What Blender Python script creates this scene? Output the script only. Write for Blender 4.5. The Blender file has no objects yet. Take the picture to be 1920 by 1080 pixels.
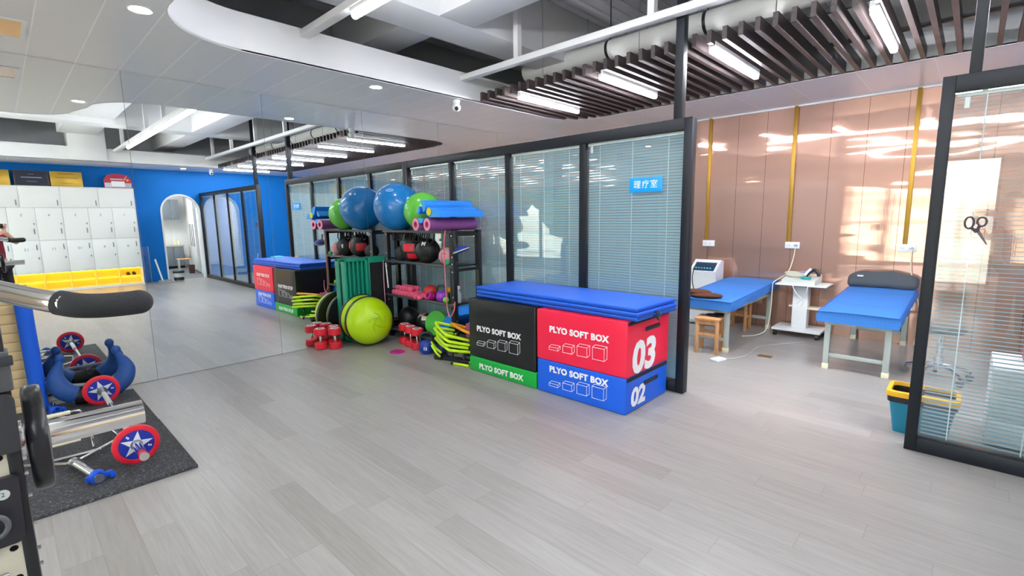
import bpy, bmesh, math, random
from mathutils import Matrix, Vector
PI = math.pi
random.seed(7)
SC = bpy.context.scene
COL = SC.collection

# ---------------------------------------------------------------- camera, world, exposure
CAM = Vector((5.79, -4.023, 1.553))
YAW, PITCH, ROLL = 2.3302, -0.1440, -0.0143
FWD = Vector((math.cos(PITCH) * math.cos(YAW), math.cos(PITCH) * math.sin(YAW), math.sin(PITCH)))
_r = Vector((math.sin(YAW), -math.cos(YAW), 0))
_u = _r.cross(FWD)
RIGHT = math.cos(ROLL) * _r + math.sin(ROLL) * _u
UP = -math.sin(ROLL) * _r + math.cos(ROLL) * _u
cd = bpy.data.cameras.new('camera')
cd.sensor_width = 36
cd.lens = 36 * 908.65 / 1920
cd.clip_start = 0.01
cam = bpy.data.objects.new('camera', cd)
COL.objects.link(cam)
m = Matrix.Identity(4)
for i in range(3):
    m[i][0], m[i][1], m[i][2], m[i][3] = RIGHT[i], UP[i], -FWD[i], CAM[i]
cam.matrix_world = m
SC.camera = cam

w = bpy.data.worlds.new('world')
SC.world = w
w.use_nodes = True
nt = w.node_tree
bg = nt.nodes['Background']
sky = nt.nodes.new('ShaderNodeTexSky')
sky.sky_type = 'NISHITA'
sky.sun_disc = False
sky.sun_elevation = math.radians(48)
sky.sun_rotation = math.radians(150)
sky.dust_density = 2.0
hs = nt.nodes.new('ShaderNodeHueSaturation')          # hazy, almost white daylight
hs.inputs['Saturation'].default_value = .4
nt.links.new(sky.outputs[0], hs.inputs['Color'])
nt.links.new(hs.outputs[0], bg.inputs[0])
bg.inputs[1].default_value = .8
# daylight portals in the window openings (they only guide sampling of the sky)
WIN = [(2.8, 3.9), (3.9, 4.98), (4.98, 6.06), (6.55, 7.9), (7.9, 9.25)]
for wx0, wx1 in WIN:
    pl = bpy.data.lights.new('daylight_portal', 'AREA')
    pl.shape = 'RECTANGLE'
    pl.size, pl.size_y = wx1 - wx0, 2.18
    pl.cycles.is_portal = True
    po = bpy.data.objects.new('daylight_portal', pl)
    po.location = ((wx0 + wx1) / 2, -7.62, 1.37)
    po.rotation_euler = (math.pi / 2, 0, math.pi)
    COL.objects.link(po)

sl = bpy.data.lights.new('sun', 'SUN')          # high sun from beyond the building: added so the lit forecourt brightens the ceiling
sl.energy = 8.0
sl.angle = math.radians(1)
so = bpy.data.objects.new('sun', sl)
so.rotation_euler = (math.radians(-32), 0, 0)
COL.objects.link(so)

def lamp_watts(tag):
    return {'tube': 28.0, 'slat': 75.0, 'spot': 70.0, 'strip': 4.5, 'kitchen': 14.0}[tag]

SC.view_settings.view_transform = 'Standard'
SC.view_settings.look = 'None'
SC.view_settings.gamma = 1
SC.view_settings.use_curve_mapping = False
SC.view_settings.exposure = 1.2
SC.cycles.use_denoising = True
SC.cycles.max_bounces = 10
SC.cycles.diffuse_bounces = 5
SC.cycles.glossy_bounces = 6
SC.cycles.transparent_max_bounces = 24
SC.cycles.transmission_bounces = 6
SC.cycles.sample_clamp_indirect = 6
SC.cycles.caustics_reflective = True
SC.cycles.blur_glossy = 1.0
SC.cycles.caustics_refractive = False

# ---------------------------------------------------------------- materials
def lin(c):
    if isinstance(c, str):
        c = [int(c[i:i + 2], 16) / 255 for i in (0, 2, 4)]
        c = [x / 12.92 if x <= .04045 else ((x + .055) / 1.055) ** 2.4 for x in c]
    return (c[0], c[1], c[2], 1)

MATS = {}
def M(name, col, rough=.5, metal=0, spec=.5, bump=0, bscale=40, vary=0, coat=0, sheen=0):
    if name in MATS:
        return MATS[name]
    mt = bpy.data.materials.new(name)
    mt.use_nodes = True
    n = mt.node_tree
    b = n.nodes['Principled BSDF']
    b.inputs['Base Color'].default_value = lin(col)
    b.inputs['Roughness'].default_value = rough
    b.inputs['Metallic'].default_value = metal
    b.inputs['Specular IOR Level'].default_value = spec
    b.inputs['Coat Weight'].default_value = coat
    b.inputs['Sheen Weight'].default_value = sheen
    if bump or vary:
        tc = n.nodes.new('ShaderNodeTexCoord')
        nz = n.nodes.new('ShaderNodeTexNoise')
        nz.inputs['Scale'].default_value = bscale
        nz.inputs['Detail'].default_value = 4
        n.links.new(tc.outputs['Object'], nz.inputs['Vector'])
        if bump:
            bp = n.nodes.new('ShaderNodeBump')
            bp.inputs['Strength'].default_value = bump
            bp.inputs['Distance'].default_value = .01
            n.links.new(nz.outputs['Fac'], bp.inputs['Height'])
            n.links.new(bp.outputs[0], b.inputs['Normal'])
        if vary:
            hs = n.nodes.new('ShaderNodeHueSaturation')
            hs.inputs['Color'].default_value = lin(col)
            mr = n.nodes.new('ShaderNodeMapRange')
            mr.inputs['From Min'].default_value = .3
            mr.inputs['From Max'].default_value = .7
            mr.inputs['To Min'].default_value = 1 - vary
            mr.inputs['To Max'].default_value = 1 + vary
            n.links.new(nz.outputs['Fac'], mr.inputs['Value'])
            n.links.new(mr.outputs[0], hs.inputs['Value'])
            n.links.new(hs.outputs[0], b.inputs['Base Color'])
    MATS[name] = mt
    return mt

def emit(name, col, strength):
    if name in MATS:
        return MATS[name]
    mt = bpy.data.materials.new(name)
    mt.use_nodes = True
    b = mt.node_tree.nodes['Principled BSDF']
    b.inputs['Base Color'].default_value = (.8, .8, .8, 1)
    b.inputs['Emission Color'].default_value = lin(col)
    b.inputs['Emission Strength'].default_value = strength
    MATS[name] = mt
    return mt

def glass(name, tint, k=1.0, mul=1.25):
    """thin pane: see-through with a mirror reflection growing towards grazing angles"""
    mt = bpy.data.materials.new(name)
    mt.use_nodes = True
    n = mt.node_tree
    n.nodes.remove(n.nodes['Principled BSDF'])
    t = n.nodes.new('ShaderNodeBsdfTransparent')
    t.inputs[0].default_value = lin(tint)
    g = n.nodes.new('ShaderNodeBsdfGlossy')
    g.inputs['Roughness'].default_value = 0
    g.inputs['Color'].default_value = (1, 1, 1, 1)
    ge = n.nodes.new('ShaderNodeNewGeometry')
    dp = n.nodes.new('ShaderNodeVectorMath')
    dp.operation = 'DOT_PRODUCT'
    n.links.new(ge.outputs['Incoming'], dp.inputs[0])
    n.links.new(ge.outputs['Normal'], dp.inputs[1])
    def mth(op, a, b_):
        q = n.nodes.new('ShaderNodeMath')
        q.operation = op
        q.use_clamp = op == 'SUBTRACT'
        for i, v in enumerate((a, b_)):
            if isinstance(v, (int, float)):
                q.inputs[i].default_value = v
            else:
                n.links.new(v, q.inputs[i])
        return q.outputs[0]
    ab = mth('ABSOLUTE', dp.outputs['Value'], 0)
    sch = mth('ADD', mth('MULTIPLY', mth('POWER', mth('SUBTRACT', 1.0, ab), 5), .96 * k), .04 * mul)
    class _F: pass
    mu = _F(); mu.outputs = [sch]
    mx = n.nodes.new('ShaderNodeMixShader')
    n.links.new(mu.outputs[0], mx.inputs[0])
    n.links.new(t.outputs[0], mx.inputs[1])
    n.links.new(g.outputs[0], mx.inputs[2])
    n.links.new(mx.outputs[0], n.nodes['Material Output'].inputs[0])
    MATS[name] = mt
    return mt

class N:
    """small node-graph helper"""
    def __init__(s, name):
        s.mt = bpy.data.materials.new(name)
        s.mt.use_nodes = True
        s.n = s.mt.node_tree
        s.b = s.n.nodes['Principled BSDF']
        MATS[name] = s.mt
    def node(s, t, **kw):
        x = s.n.nodes.new('ShaderNode' + t)
        for k, v in kw.items():
            setattr(x, k, v)
        return x
    def link(s, a, b):
        s.n.links.new(a, b)
    def math(s, op, a, b=None, c=None):
        x = s.node('Math', operation=op)
        for i, v in enumerate((a, b, c)):
            if v is None:
                continue
            if hasattr(v, 'is_output'):
                s.link(v, x.inputs[i])
            else:
                x.inputs[i].default_value = v
        return x.outputs[0]
    def ramp(s, fac, stops):
        x = s.node('ValToRGB')
        e = x.color_ramp.elements
        while len(e) < len(stops):
            e.new(0)
        for i, (p, c) in enumerate(stops):
            e[i].position = p
            e[i].color = lin(c)
        s.link(fac, x.inputs[0])
        return x.outputs[0]

def floor_material():
    g = N('grey_oak_planks')
    geo = g.node('NewGeometry')
    sp = g.node('SeparateXYZ')
    g.link(geo.outputs['Position'], sp.inputs[0])
    W, Ln = .148, 1.22
    row = g.math('FLOOR', g.math('DIVIDE', sp.outputs[1], W))
    wn = g.node('TexWhiteNoise', noise_dimensions='1D')
    g.link(row, wn.inputs['W'])
    off = g.math('MULTIPLY', wn.outputs['Value'], Ln)
    u = g.math('DIVIDE', g.math('ADD', sp.outputs[0], off), Ln)
    idx = g.math('FLOOR', u)
    cb = g.node('CombineXYZ')
    g.link(row, cb.inputs[0]); g.link(idx, cb.inputs[1])
    w2 = g.node('TexWhiteNoise', noise_dimensions='2D')
    g.link(cb.outputs[0], w2.inputs['Vector'])
    base = g.ramp(w2.outputs['Value'], [(0, '98948f'), (.2, 'a09c98'), (.6, 'a3a09c'), (1, 'a6a39f')])
    # grain stretched along the plank
    mp = g.node('Mapping')
    mp.inputs['Scale'].default_value = (2.2, 34, 1)
    ad = g.node('VectorMath', operation='ADD')
    g.link(geo.outputs['Position'], ad.inputs[0])
    g.link(w2.outputs['Color'], ad.inputs[1])
    g.link(ad.outputs[0], mp.inputs[0])
    nz = g.node('TexNoise')
    nz.inputs['Scale'].default_value = 1.6
    nz.inputs['Detail'].default_value = 5
    nz.inputs['Distortion'].default_value = .6
    g.link(mp.outputs[0], nz.inputs['Vector'])
    gr = g.ramp(nz.outputs['Fac'], [(.3, 'efedeb'), (.7, 'ffffff')])
    mx = g.node('Mix', data_type='RGBA', blend_type='MULTIPLY')
    mx.inputs[0].default_value = 1
    g.link(base, mx.inputs[6]); g.link(gr, mx.inputs[7])
    # fine joints
    fy = g.math('FRACT', g.math('DIVIDE', sp.outputs[1], W))
    fx = g.math('FRACT', u)
    jy = g.math('LESS_THAN', g.math('ABSOLUTE', g.math('SUBTRACT', fy, .5)), .492)
    jx = g.math('LESS_THAN', g.math('ABSOLUTE', g.math('SUBTRACT', fx, .5)), .4988)
    j = g.math('MULTIPLY', jy, jx)
    jr = g.ramp(j, [(0, 'e6e3e0'), (1, 'ffffff')])
    m2 = g.node('Mix', data_type='RGBA', blend_type='MULTIPLY')
    m2.inputs[0].default_value = 1
    g.link(mx.outputs[2], m2.inputs[6]); g.link(jr, m2.inputs[7])
    g.link(m2.outputs[2], g.b.inputs['Base Color'])
    g.b.inputs['Roughness'].default_value = .34
    g.b.inputs['Specular IOR Level'].default_value = .45
    return g.mt

def ceiling_material():
    g = N('white_metal_ceiling_tiles')
    geo = g.node('NewGeometry')
    sp = g.node('SeparateXYZ')
    g.link(geo.outputs['Position'], sp.inputs[0])
    far = g.math('GREATER_THAN', sp.outputs[1], 1.75)
    fy = g.math('FRACT', g.math('DIVIDE', g.math('ADD', sp.outputs[1], .09), .3))
    fx = g.math('FRACT', g.math('DIVIDE', sp.outputs[0], .6))
    jy = g.math('LESS_THAN', g.math('ABSOLUTE', g.math('SUBTRACT', fy, .5)), .485)
    jx = g.math('LESS_THAN', g.math('ABSOLUTE', g.math('SUBTRACT', fx, .5)), .4925)
    mix = g.node('Mix', data_type='FLOAT')
    g.link(far, mix.inputs[0]); g.link(jy, mix.inputs[2]); g.link(jx, mix.inputs[3])
    c = g.ramp(mix.outputs[0], [(0, 'ffffff'), (1, 'e6e6e9')])
    g.link(c, g.b.inputs['Base Color'])
    g.b.inputs['Roughness'].default_value = .3
    g.b.inputs['Specular IOR Level'].default_value = .6
    bp = g.node('Bump')
    bp.inputs['Strength'].default_value = .5
    bp.inputs['Distance'].default_value = .004
    g.link(mix.outputs[0], bp.inputs['Height'])
    g.link(bp.outputs[0], g.b.inputs['Normal'])
    return g.mt

def copper_material():
    g = N('rose_copper_sheet')
    geo = g.node('NewGeometry')
    sp = g.node('SeparateXYZ')
    g.link(geo.outputs['Position'], sp.inputs[0])
    # vertical sheet seams
    fx = g.math('FRACT', g.math('DIVIDE', g.math('ADD', sp.outputs[0], .04), .37))
    seam = g.math('LESS_THAN', g.math('ABSOLUTE', g.math('SUBTRACT', fx, .5)), .494)
    c = g.ramp(seam, [(0, '6e4c40'), (1, 'cfa795')])
    g.link(c, g.b.inputs['Base Color'])
    g.b.inputs['Metallic'].default_value = 1
    g.b.inputs['Roughness'].default_value = .04
    mp = g.node('Mapping')
    mp.inputs['Scale'].default_value = (.55, 1, 2.6)
    g.link(geo.outputs['Position'], mp.inputs[0])
    nz = g.node('TexNoise')
    nz.inputs['Scale'].default_value = 1.0
    nz.inputs['Detail'].default_value = 1.5
    g.link(mp.outputs[0], nz.inputs['Vector'])
    mp2 = g.node('Mapping')
    mp2.inputs['Scale'].default_value = (130, 1, 1.2)
    g.link(geo.outputs['Position'], mp2.inputs[0])
    n2 = g.node('TexNoise')
    n2.inputs['Scale'].default_value = 1.0
    g.link(mp2.outputs[0], n2.inputs['Vector'])
    h = g.math('ADD', nz.outputs['Fac'], g.math('MULTIPLY', n2.outputs['Fac'], .008))
    bp = g.node('Bump')
    bp.inputs['Strength'].default_value = .5
    bp.inputs['Distance'].default_value = .026
    g.link(h, bp.inputs['Height'])
    g.link(bp.outputs[0], g.b.inputs['Normal'])
    # brushed film: a clear reflection over a broad satin one
    b2 = g.node('BsdfPrincipled')
    b2.inputs['Metallic'].default_value = .8
    b2.inputs['Roughness'].default_value = .55
    g.link(c, b2.inputs['Base Color'])
    g.link(bp.outputs[0], b2.inputs['Normal'])
    mx = g.node('MixShader')
    mx.inputs[0].default_value = .55
    g.link(g.b.outputs[0], mx.inputs[1])
    g.link(b2.outputs[0], mx.inputs[2])
    g.link(mx.outputs[0], g.n.nodes['Material Output'].inputs[0])
    return g.mt

def rubber_material():
    g = N('speckled_rubber')
    tc = g.node('TexCoord')
    v = g.node('TexVoronoi')
    v.inputs['Scale'].default_value = 190
    g.link(tc.outputs['Object'], v.inputs['Vector'])
    nz = g.node('TexNoise')
    nz.inputs['Scale'].default_value = 60
    g.link(tc.outputs['Object'], nz.inputs['Vector'])
    f = g.math('MULTIPLY', v.outputs['Color'], nz.outputs['Fac'])
    c = g.ramp(f, [(.0, '2b2c2f'), (.30, '3d3e41'), (.45, '55575a'), (.6, '8a8c8e')])
    g.link(c, g.b.inputs['Base Color'])
    g.b.inputs['Roughness'].default_value = .85
    return g.mt

def wood_material(name, a, b_, scale=(1, 1, 9)):
    g = N(name)
    tc = g.node('TexCoord')
    mp = g.node('Mapping')
    mp.inputs['Scale'].default_value = scale
    g.link(tc.outputs['Object'], mp.inputs[0])
    nz = g.node('TexNoise')
    nz.inputs['Scale'].default_value = 5
    nz.inputs['Detail'].default_value = 5
    g.link(mp.outputs[0], nz.inputs['Vector'])
    c = g.ramp(nz.outputs['Fac'], [(.3, a), (.7, b_)])
    g.link(c, g.b.inputs['Base Color'])
    g.b.inputs['Roughness'].default_value = .45
    return g.mt

def quilt_material(name, a, b_):
    """bed cover with a fine woven check"""
    g = N(name)
    tc = g.node('TexCoord')
    sp = g.node('SeparateXYZ')
    g.link(tc.outputs['Object'], sp.inputs[0])
    s = None
    for i in (0, 1, 2):
        q = g.math('GREATER_THAN', g.math('FRACT', g.math('MULTIPLY', sp.outputs[i], 32)), .82)
        s = q if s is None else g.math('MAXIMUM', s, q)
    c = g.ramp(s, [(0, a), (1, b_)])
    g.link(c, g.b.inputs['Base Color'])
    g.b.inputs['Roughness'].default_value = .75
    return g.mt

FLOOR = floor_material(); CEIL = ceiling_material(); COPPER = copper_material(); RUBBER = rubber_material()
WHITE = M('white_paint', 'e6e6e6', .5)
WHITEG = M('white_plastic', 'eceeee', .35)
ROOFM = M('grey_roof_paint', 'd2d2d4', .7, vary=.05, bscale=3)
BLUEW = M('blue_wall_paint', '006abc', .6, spec=.2)
BLACK = M('black_powder_coat', '1c1e22', .35)
BLACKM = M('black_matt', '151618', .7)
FRAME = M('anthracite_frame', '161b22', .45, spec=.3)
CHROME = M('chrome', 'e8e8ea', .12, 1)
STEEL = M('brushed_steel', 'b8babd', .3, 1)
RED = M('red_vinyl', 'ee1f46', .4, bump=.08, bscale=6)
BLUEV = M('blue_vinyl', '0f5fdc', .4, bump=.08, bscale=6)
GREENV = M('green_vinyl', '0aa63c', .4, bump=.08, bscale=6)
BLACKV = M('black_vinyl', '17191b', .36, bump=.25, bscale=5)
MATB = M('blue_mat_vinyl', '1d62d8', .42)
LIME = M('lime_plastic', 'b4dc0a', .3)
YELLOWG = M('fluorescent_yellow', 'c8f01e', .4)
ORANGE = M('orange_plastic', 'f5a01e', .4)
TEALG = M('green_plastic', '0d9a7c', .4)
REDR = M('red_rubber', 'dc2236', .35)
PINK = M('pink_neoprene', 'ee5f86', .6)
PINKL = M('pale_pink_rubber', 'e6a0ac', .5)
PURPLE = M('purple_foam', '8a4a8c', .7)
FOAMB = M('blue_foam', '1283e6', .7)
FOAML = M('light_blue_foam_end', '4aa8f0', .7)
GYMB = M('blue_gym_ball', '0e78c4', .22, coat=.3)
GYMG = M('green_gym_ball', '62c244', .25, coat=.3)
MAGENTA = M('magenta_plastic', 'c01c86', .35)
VIOLET = M('violet_plastic', '9a3cc0', .3)
GREY = M('grey_fabric', '55585c', .85)
LGREY = M('light_grey_paint', 'c8ccc8', .45)
CREAM = M('cream_plastic', 'ece6c4', .5)
GOLD = M('gold_trunking', 'b58c35', .4, .6)
BROWN = M('brown_plush', '5a3218', .9)
WOOD = wood_material('pine_wood', 'c98d55', 'dca877', (3, 3, 1))
TAN = M('tan_foam', 'd3b98a', .7)
SLATM = wood_material('dark_slat_wood', '362d2c', '4e4342', (9, .6, 9))
BLINDM = M('blind_slat', '8ca9b4', .4)
LINE = M('white_print', 'f2f2f4', .5)
MIRROR = M('mirror_silver', (.90, .94, .93), 0.0, 1)
PANE = glass('clear_pane', 'f4f8f8')
WPANE = glass('window_pane', 'f2f6f4', mul=1.0)
LED = emit('led_white', 'f4f7ff', lamp_watts('tube'))
LEDS = emit('led_slat_lamp', 'f4f7ff', lamp_watts('slat'))
SPOT = emit('downlight_glow', 'fff8ea', lamp_watts('spot'))
STRIP = emit('warm_led_strip', 'ffc800', lamp_watts('strip'))
KLED = emit('kitchen_panel_glow', 'ffffff', lamp_watts('kitchen'))

# ---------------------------------------------------------------- mesh helpers
class B:
    def __init__(s):
        s.bm = bmesh.new()
    def _xf(s, vs, mt):
        if mt is not None:
            bmesh.ops.transform(s.bm, matrix=mt, verts=vs)
    def box(s, lo, hi, bev=0, mt=None, seg=2):
        c = [(a + b) / 2 for a, b in zip(lo, hi)]
        d = [abs(b - a) for a, b in zip(lo, hi)]
        r = bmesh.ops.create_cube(s.bm, size=1, matrix=Matrix.Translation(c) @ Matrix.Diagonal((*d, 1)))
        vs = r['verts']
        if bev:
            es = list({e for v in vs for e in v.link_edges})
            q = bmesh.ops.bevel(s.bm, geom=es, offset=min(bev, min(d) * .49), segments=seg, profile=.5, affect='EDGES')
            vs = list({v for f in q['faces'] for v in f.verts} | {v for v in vs if v.is_valid})
            # every vertex of this island
            seen = set(vs); st = list(vs)
            while st:
                v = st.pop()
                for e in v.link_edges:
                    o = e.other_vert(v)
                    if o not in seen:
                        seen.add(o); st.append(o)
            vs = list(seen)
        s._xf(vs, mt)
        return s
    def cyl(s, p0, p1, r, r2=None, n=20, mt=None, caps=True):
        p0, p1 = Vector(p0), Vector(p1)
        d = p1 - p0
        q = d.to_track_quat('Z', 'Y').to_matrix().to_4x4()
        x = bmesh.ops.create_cone(s.bm, cap_ends=caps, segments=n, radius1=r, radius2=r if r2 is None else r2, depth=d.length,
                                  matrix=Matrix.Translation((p0 + p1) / 2) @ q)
        s._xf(x['verts'], mt)
        return s
    def sphere(s, c, r, sc=(1, 1, 1), u=28, v=18, mt=None):
        x = bmesh.ops.create_uvsphere(s.bm, u_segments=u, v_segments=v, radius=r, matrix=Matrix.Translation(c) @ Matrix.Diagonal((*sc, 1)))
        s._xf(x['verts'], mt)
        return s
    def lathe(s, prof, mt=None, n=32):
        """profile of (radius, height) turned about local z"""
        rings = []
        new = []
        for r, z in prof:
            if r < 1e-6:
                v = s.bm.verts.new((0, 0, z)); rings.append([v]); new.append(v)
            else:
                rg = [s.bm.verts.new((r * math.cos(2 * PI * i / n), r * math.sin(2 * PI * i / n), z)) for i in range(n)]
                rings.append(rg); new += rg
        for a, b in zip(rings, rings[1:]):
            for i in range(n):
                j = (i + 1) % n
                if len(a) == 1 and len(b) == 1:
                    continue
                if len(a) == 1:
                    s.bm.faces.new((a[0], b[i], b[j]))
                elif len(b) == 1:
                    s.bm.faces.new((a[i], a[j], b[0]))
                else:
                    s.bm.faces.new((a[i], a[j], b[j], b[i]))
        s._xf(new, mt)
        return s
    def tube(s, pts, r, n=10, closed=False, smooth=0, rad=None):
        pts = [Vector(p) for p in pts]
        if smooth:
            pts, rad = spline(pts, smooth, closed, rad)
        N_ = len(pts)
        rings = []
        prev = None
        for i, p in enumerate(pts):
            if closed:
                t = pts[(i + 1) % N_] - pts[i - 1]
            else:
                t = pts[min(i + 1, N_ - 1)] - pts[max(i - 1, 0)]
            t.normalize()
            if prev is None:
                a = Vector((0, 0, 1)) if abs(t.z) < .9 else Vector((1, 0, 0))
                nx = t.cross(a).normalized()
            else:
                nx = (prev - t * prev.dot(t)).normalized()
            prev = nx
            ny = t.cross(nx)
            rr = rad[i] if rad else r
            rings.append([s.bm.verts.new(p + rr * (math.cos(2 * PI * k / n) * nx + math.sin(2 * PI * k / n) * ny)) for k in range(n)])
        for i in range(N_ if closed else N_ - 1):
            a, b = rings[i], rings[(i + 1) % N_]
            for k in range(n):
                s.bm.faces.new((a[k], a[(k + 1) % n], b[(k + 1) % n], b[k]))
        if not closed:
            s.bm.faces.new(list(reversed(rings[0])))
            s.bm.faces.new(rings[-1])
        return s
    def prism(s, poly, z0, z1, mt=None, bev=0):
        a = [s.bm.verts.new((x, y, z0)) for x, y in poly]
        b = [s.bm.verts.new((x, y, z1)) for x, y in poly]
        n = len(poly)
        s.bm.faces.new(list(reversed(a)))
        s.bm.faces.new(b)
        for i in range(n):
            j = (i + 1) % n
            s.bm.faces.new((a[i], a[j], b[j], b[i]))
        vs = a + b
        s._xf(vs, mt)
        return s
    def holed(s, outer, holes, z0, z1, mt=None):
        """flat slab with holes: outline and holes in local xy, thickness in z"""
        es = []; new = []
        for lp in [outer] + holes:
            vs = [s.bm.verts.new((x, y, z0)) for x, y in lp]
            new += vs
            for i in range(len(vs)):
                es.append(s.bm.edges.new((vs[i], vs[(i + 1) % len(vs)])))
        r = bmesh.ops.triangle_fill(s.bm, use_beauty=True, use_dissolve=False, edges=es)
        fs = [f for f in r['geom'] if isinstance(f, bmesh.types.BMFace)]
        ex = bmesh.ops.extrude_face_region(s.bm, geom=fs)
        top = [v for v in ex['geom'] if isinstance(v, bmesh.types.BMVert)]
        bmesh.ops.translate(s.bm, verts=top, vec=(0, 0, z1 - z0))
        s._xf(new + top, mt)
        return s

def spline(pts, k, closed=False, rad=None):
    out, ro = [], []
    n = len(pts)
    for i in range(n if closed else n - 1):
        p0 = pts[i - 1] if (i > 0 or closed) else pts[0]
        p1, p2 = pts[i], pts[(i + 1) % n]
        p3 = pts[(i + 2) % n] if (closed or i + 2 < n) else pts[-1]
        for j in range(k):
            t = j / k
            out.append(.5 * (2 * p1 + (p2 - p0) * t + (2 * p0 - 5 * p1 + 4 * p2 - p3) * t * t + (3 * p1 - p0 - 3 * p2 + p3) * t ** 3))
            if rad:
                ro.append(rad[i] * (1 - t) + rad[(i + 1) % n] * t)
    if not closed:
        out.append(pts[-1])
        if rad:
            ro.append(rad[-1])
    return out, (ro if rad else None)

def mat4(loc=(0, 0, 0), x=None, y=None, z=None, rot=None):
    """frame from axes or euler angles"""
    if rot is not None:
        from mathutils import Euler
        return Matrix.Translation(loc) @ Euler(rot).to_matrix().to_4x4()
    q = Matrix.Identity(4)
    for i in range(3):
        q[i][0], q[i][1], q[i][2], q[i][3] = x[i], y[i], z[i], loc[i]
    return q

ROOT = {}
def thing(name, label, cat, loc=(0, 0, 0), rz=0, group=None):
    o = bpy.data.objects.new(name, None)
    o.empty_display_size = .1
    o.location = loc
    o.rotation_euler = (0, 0, rz)
    COL.objects.link(o)
    o['label'] = label
    o['category'] = cat
    if group:
        o['group'] = group
    ROOT[o.name] = Matrix.Translation(loc) @ Matrix.Rotation(rz, 4, 'Z')
    return o

def obj(name, b, mat, parent=None, world=False, smooth=40, label=None, mats=None):
    me = bpy.data.meshes.new(name)
    bmesh.ops.recalc_face_normals(b.bm, faces=b.bm.faces)
    b.bm.to_mesh(me)
    b.bm.free()
    for k in (mats or [mat]):
        me.materials.append(k)
    if smooth:
        me.shade_smooth()
        me.set_sharp_from_angle(angle=math.radians(smooth))
    o = bpy.data.objects.new(name, me)
    COL.objects.link(o)
    if parent is not None:
        o.parent = parent
        if world and parent.name in ROOT:
            o.matrix_parent_inverse = ROOT[parent.name].inverted()
    if label:
        o['label'] = label
    return o

def tag(o, label, cat, group=None):
    o['label'] = label
    o['category'] = cat
    if group:
        o['group'] = group
    return o

def struct(name, b, mat, smooth=40, **kw):
    o = obj(name, b, mat, smooth=smooth, **kw)
    o['kind'] = 'structure'
    return o

def dup(root, loc, rz=None, label=None, group=None, scale=None):
    r = root.copy()
    COL.objects.link(r)
    r.location = loc
    if rz is not None:
        r.rotation_euler = (0, 0, rz)
    if scale:
        r.scale = (scale,) * 3
    if label:
        r['label'] = label
    if group:
        r['group'] = group
    for ch in list(root.children):
        c = ch.copy(); COL.objects.link(c); c.parent = r
        for g in list(ch.children):
            d = g.copy(); COL.objects.link(d); d.parent = c
    return r

def text(name, body, size, mt, mat, parent, bold=0.0, align='CENTER', world=False, extrude=.0006, xs=1.0, spacing=1.0, shear=0.0):
    cu = bpy.data.curves.new(name, 'FONT')
    cu.body = body
    cu.size = size
    cu.align_x = align
    cu.align_y = 'CENTER'
    cu.offset = bold
    cu.extrude = extrude
    cu.resolution_u = 3
    cu.space_character = spacing
    cu.shear = shear
    t = bpy.data.objects.new(name + '_tmp', cu)
    COL.objects.link(t)
    dg = bpy.context.evaluated_depsgraph_get()
    me = bpy.data.meshes.new_from_object(t.evaluated_get(dg))
    bpy.data.objects.remove(t)
    bpy.data.curves.remove(cu)
    me.transform(mt @ Matrix.Diagonal((xs, 1, 1, 1)))
    me.materials.clear()
    me.materials.append(mat)
    me.name = name
    o = bpy.data.objects.new(name, me)
    COL.objects.link(o)
    if parent is not None:
        o.parent = parent
        if world and parent.name in ROOT:
            o.matrix_parent_inverse = ROOT[parent.name].inverted()
    return o

X, Y, Z = Vector((1, 0, 0)), Vector((0, 1, 0)), Vector((0, 0, 1))
def face_negy(x, y, z):
    """writing on a surface that looks towards -y"""
    return mat4((x, y, z), X, Z, -Y)
def face_posx(x, y, z):
    return mat4((x, y, z), Y, Z, X)
def face_negx(x, y, z):
    return mat4((x, y, z), -Y, Z, -X)

def arc(cx, cy, r, a0, a1, n=10):
    return [(cx + r * math.cos(a0 + (a1 - a0) * i / n), cy + r * math.sin(a0 + (a1 - a0) * i / n)) for i in range(n + 1)]
# ================================================================ the room
HC, HP = 2.931, 2.344
XB = 9.9            # blue wall
struct('floor', B().box((-.15, -7.6, -.1), (XB + .1, 3.45, 0)), FLOOR)
struct('wall_left', B().box((-.15, -7.6, 0), (-.008, 3.45, 4.15)), M('grey_wall', 'b4b8b8', .8))
struct('wall_back', B().box((-.008, 3.25, 0), (XB, 3.45, HC)), COPPER)
struct('wall_back_upper', B().box((-.008, 3.25, HC), (XB, 3.45, 4.15)), ROOFM)
# blue wall with an arched doorway (built in y/z, then turned)
arch = [(-.98, .0)] + [(-.52 + .46 * math.cos(a), 1.84 + .47 * math.sin(a)) for a in [PI - PI * i / 24 for i in range(25)]] + [(-.06, 0.0)]
outer = [(-7.6, 0), (-.98, 0)] + arch[1:-1] + [(-.06, 0), (3.45, 0), (3.45, HC + .012), (-7.6, HC + .012)]
yz = mat4((XB, 0, 0), Y, Z, X)
b = B()
vs = [b.bm.verts.new((x, y, 0)) for x, y in outer]
es = [b.bm.edges.new((vs[i], vs[(i + 1) % len(vs)])) for i in range(len(vs))]
r = bmesh.ops.triangle_fill(b.bm, use_beauty=True, edges=es)
fs = [f for f in r['geom'] if isinstance(f, bmesh.types.BMFace)]
ex = bmesh.ops.extrude_face_region(b.bm, geom=fs)
bmesh.ops.translate(b.bm, verts=[v for v in ex['geom'] if isinstance(v, bmesh.types.BMVert)], vec=(0, 0, .14))
bmesh.ops.transform(b.bm, matrix=yz, verts=b.bm.verts)
struct('wall_right', b, BLUEW)
struct('wall_right_upper', B().box((XB, -7.6, HC + .012), (XB + .14, 3.45, 4.15)), ROOFM)
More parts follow.
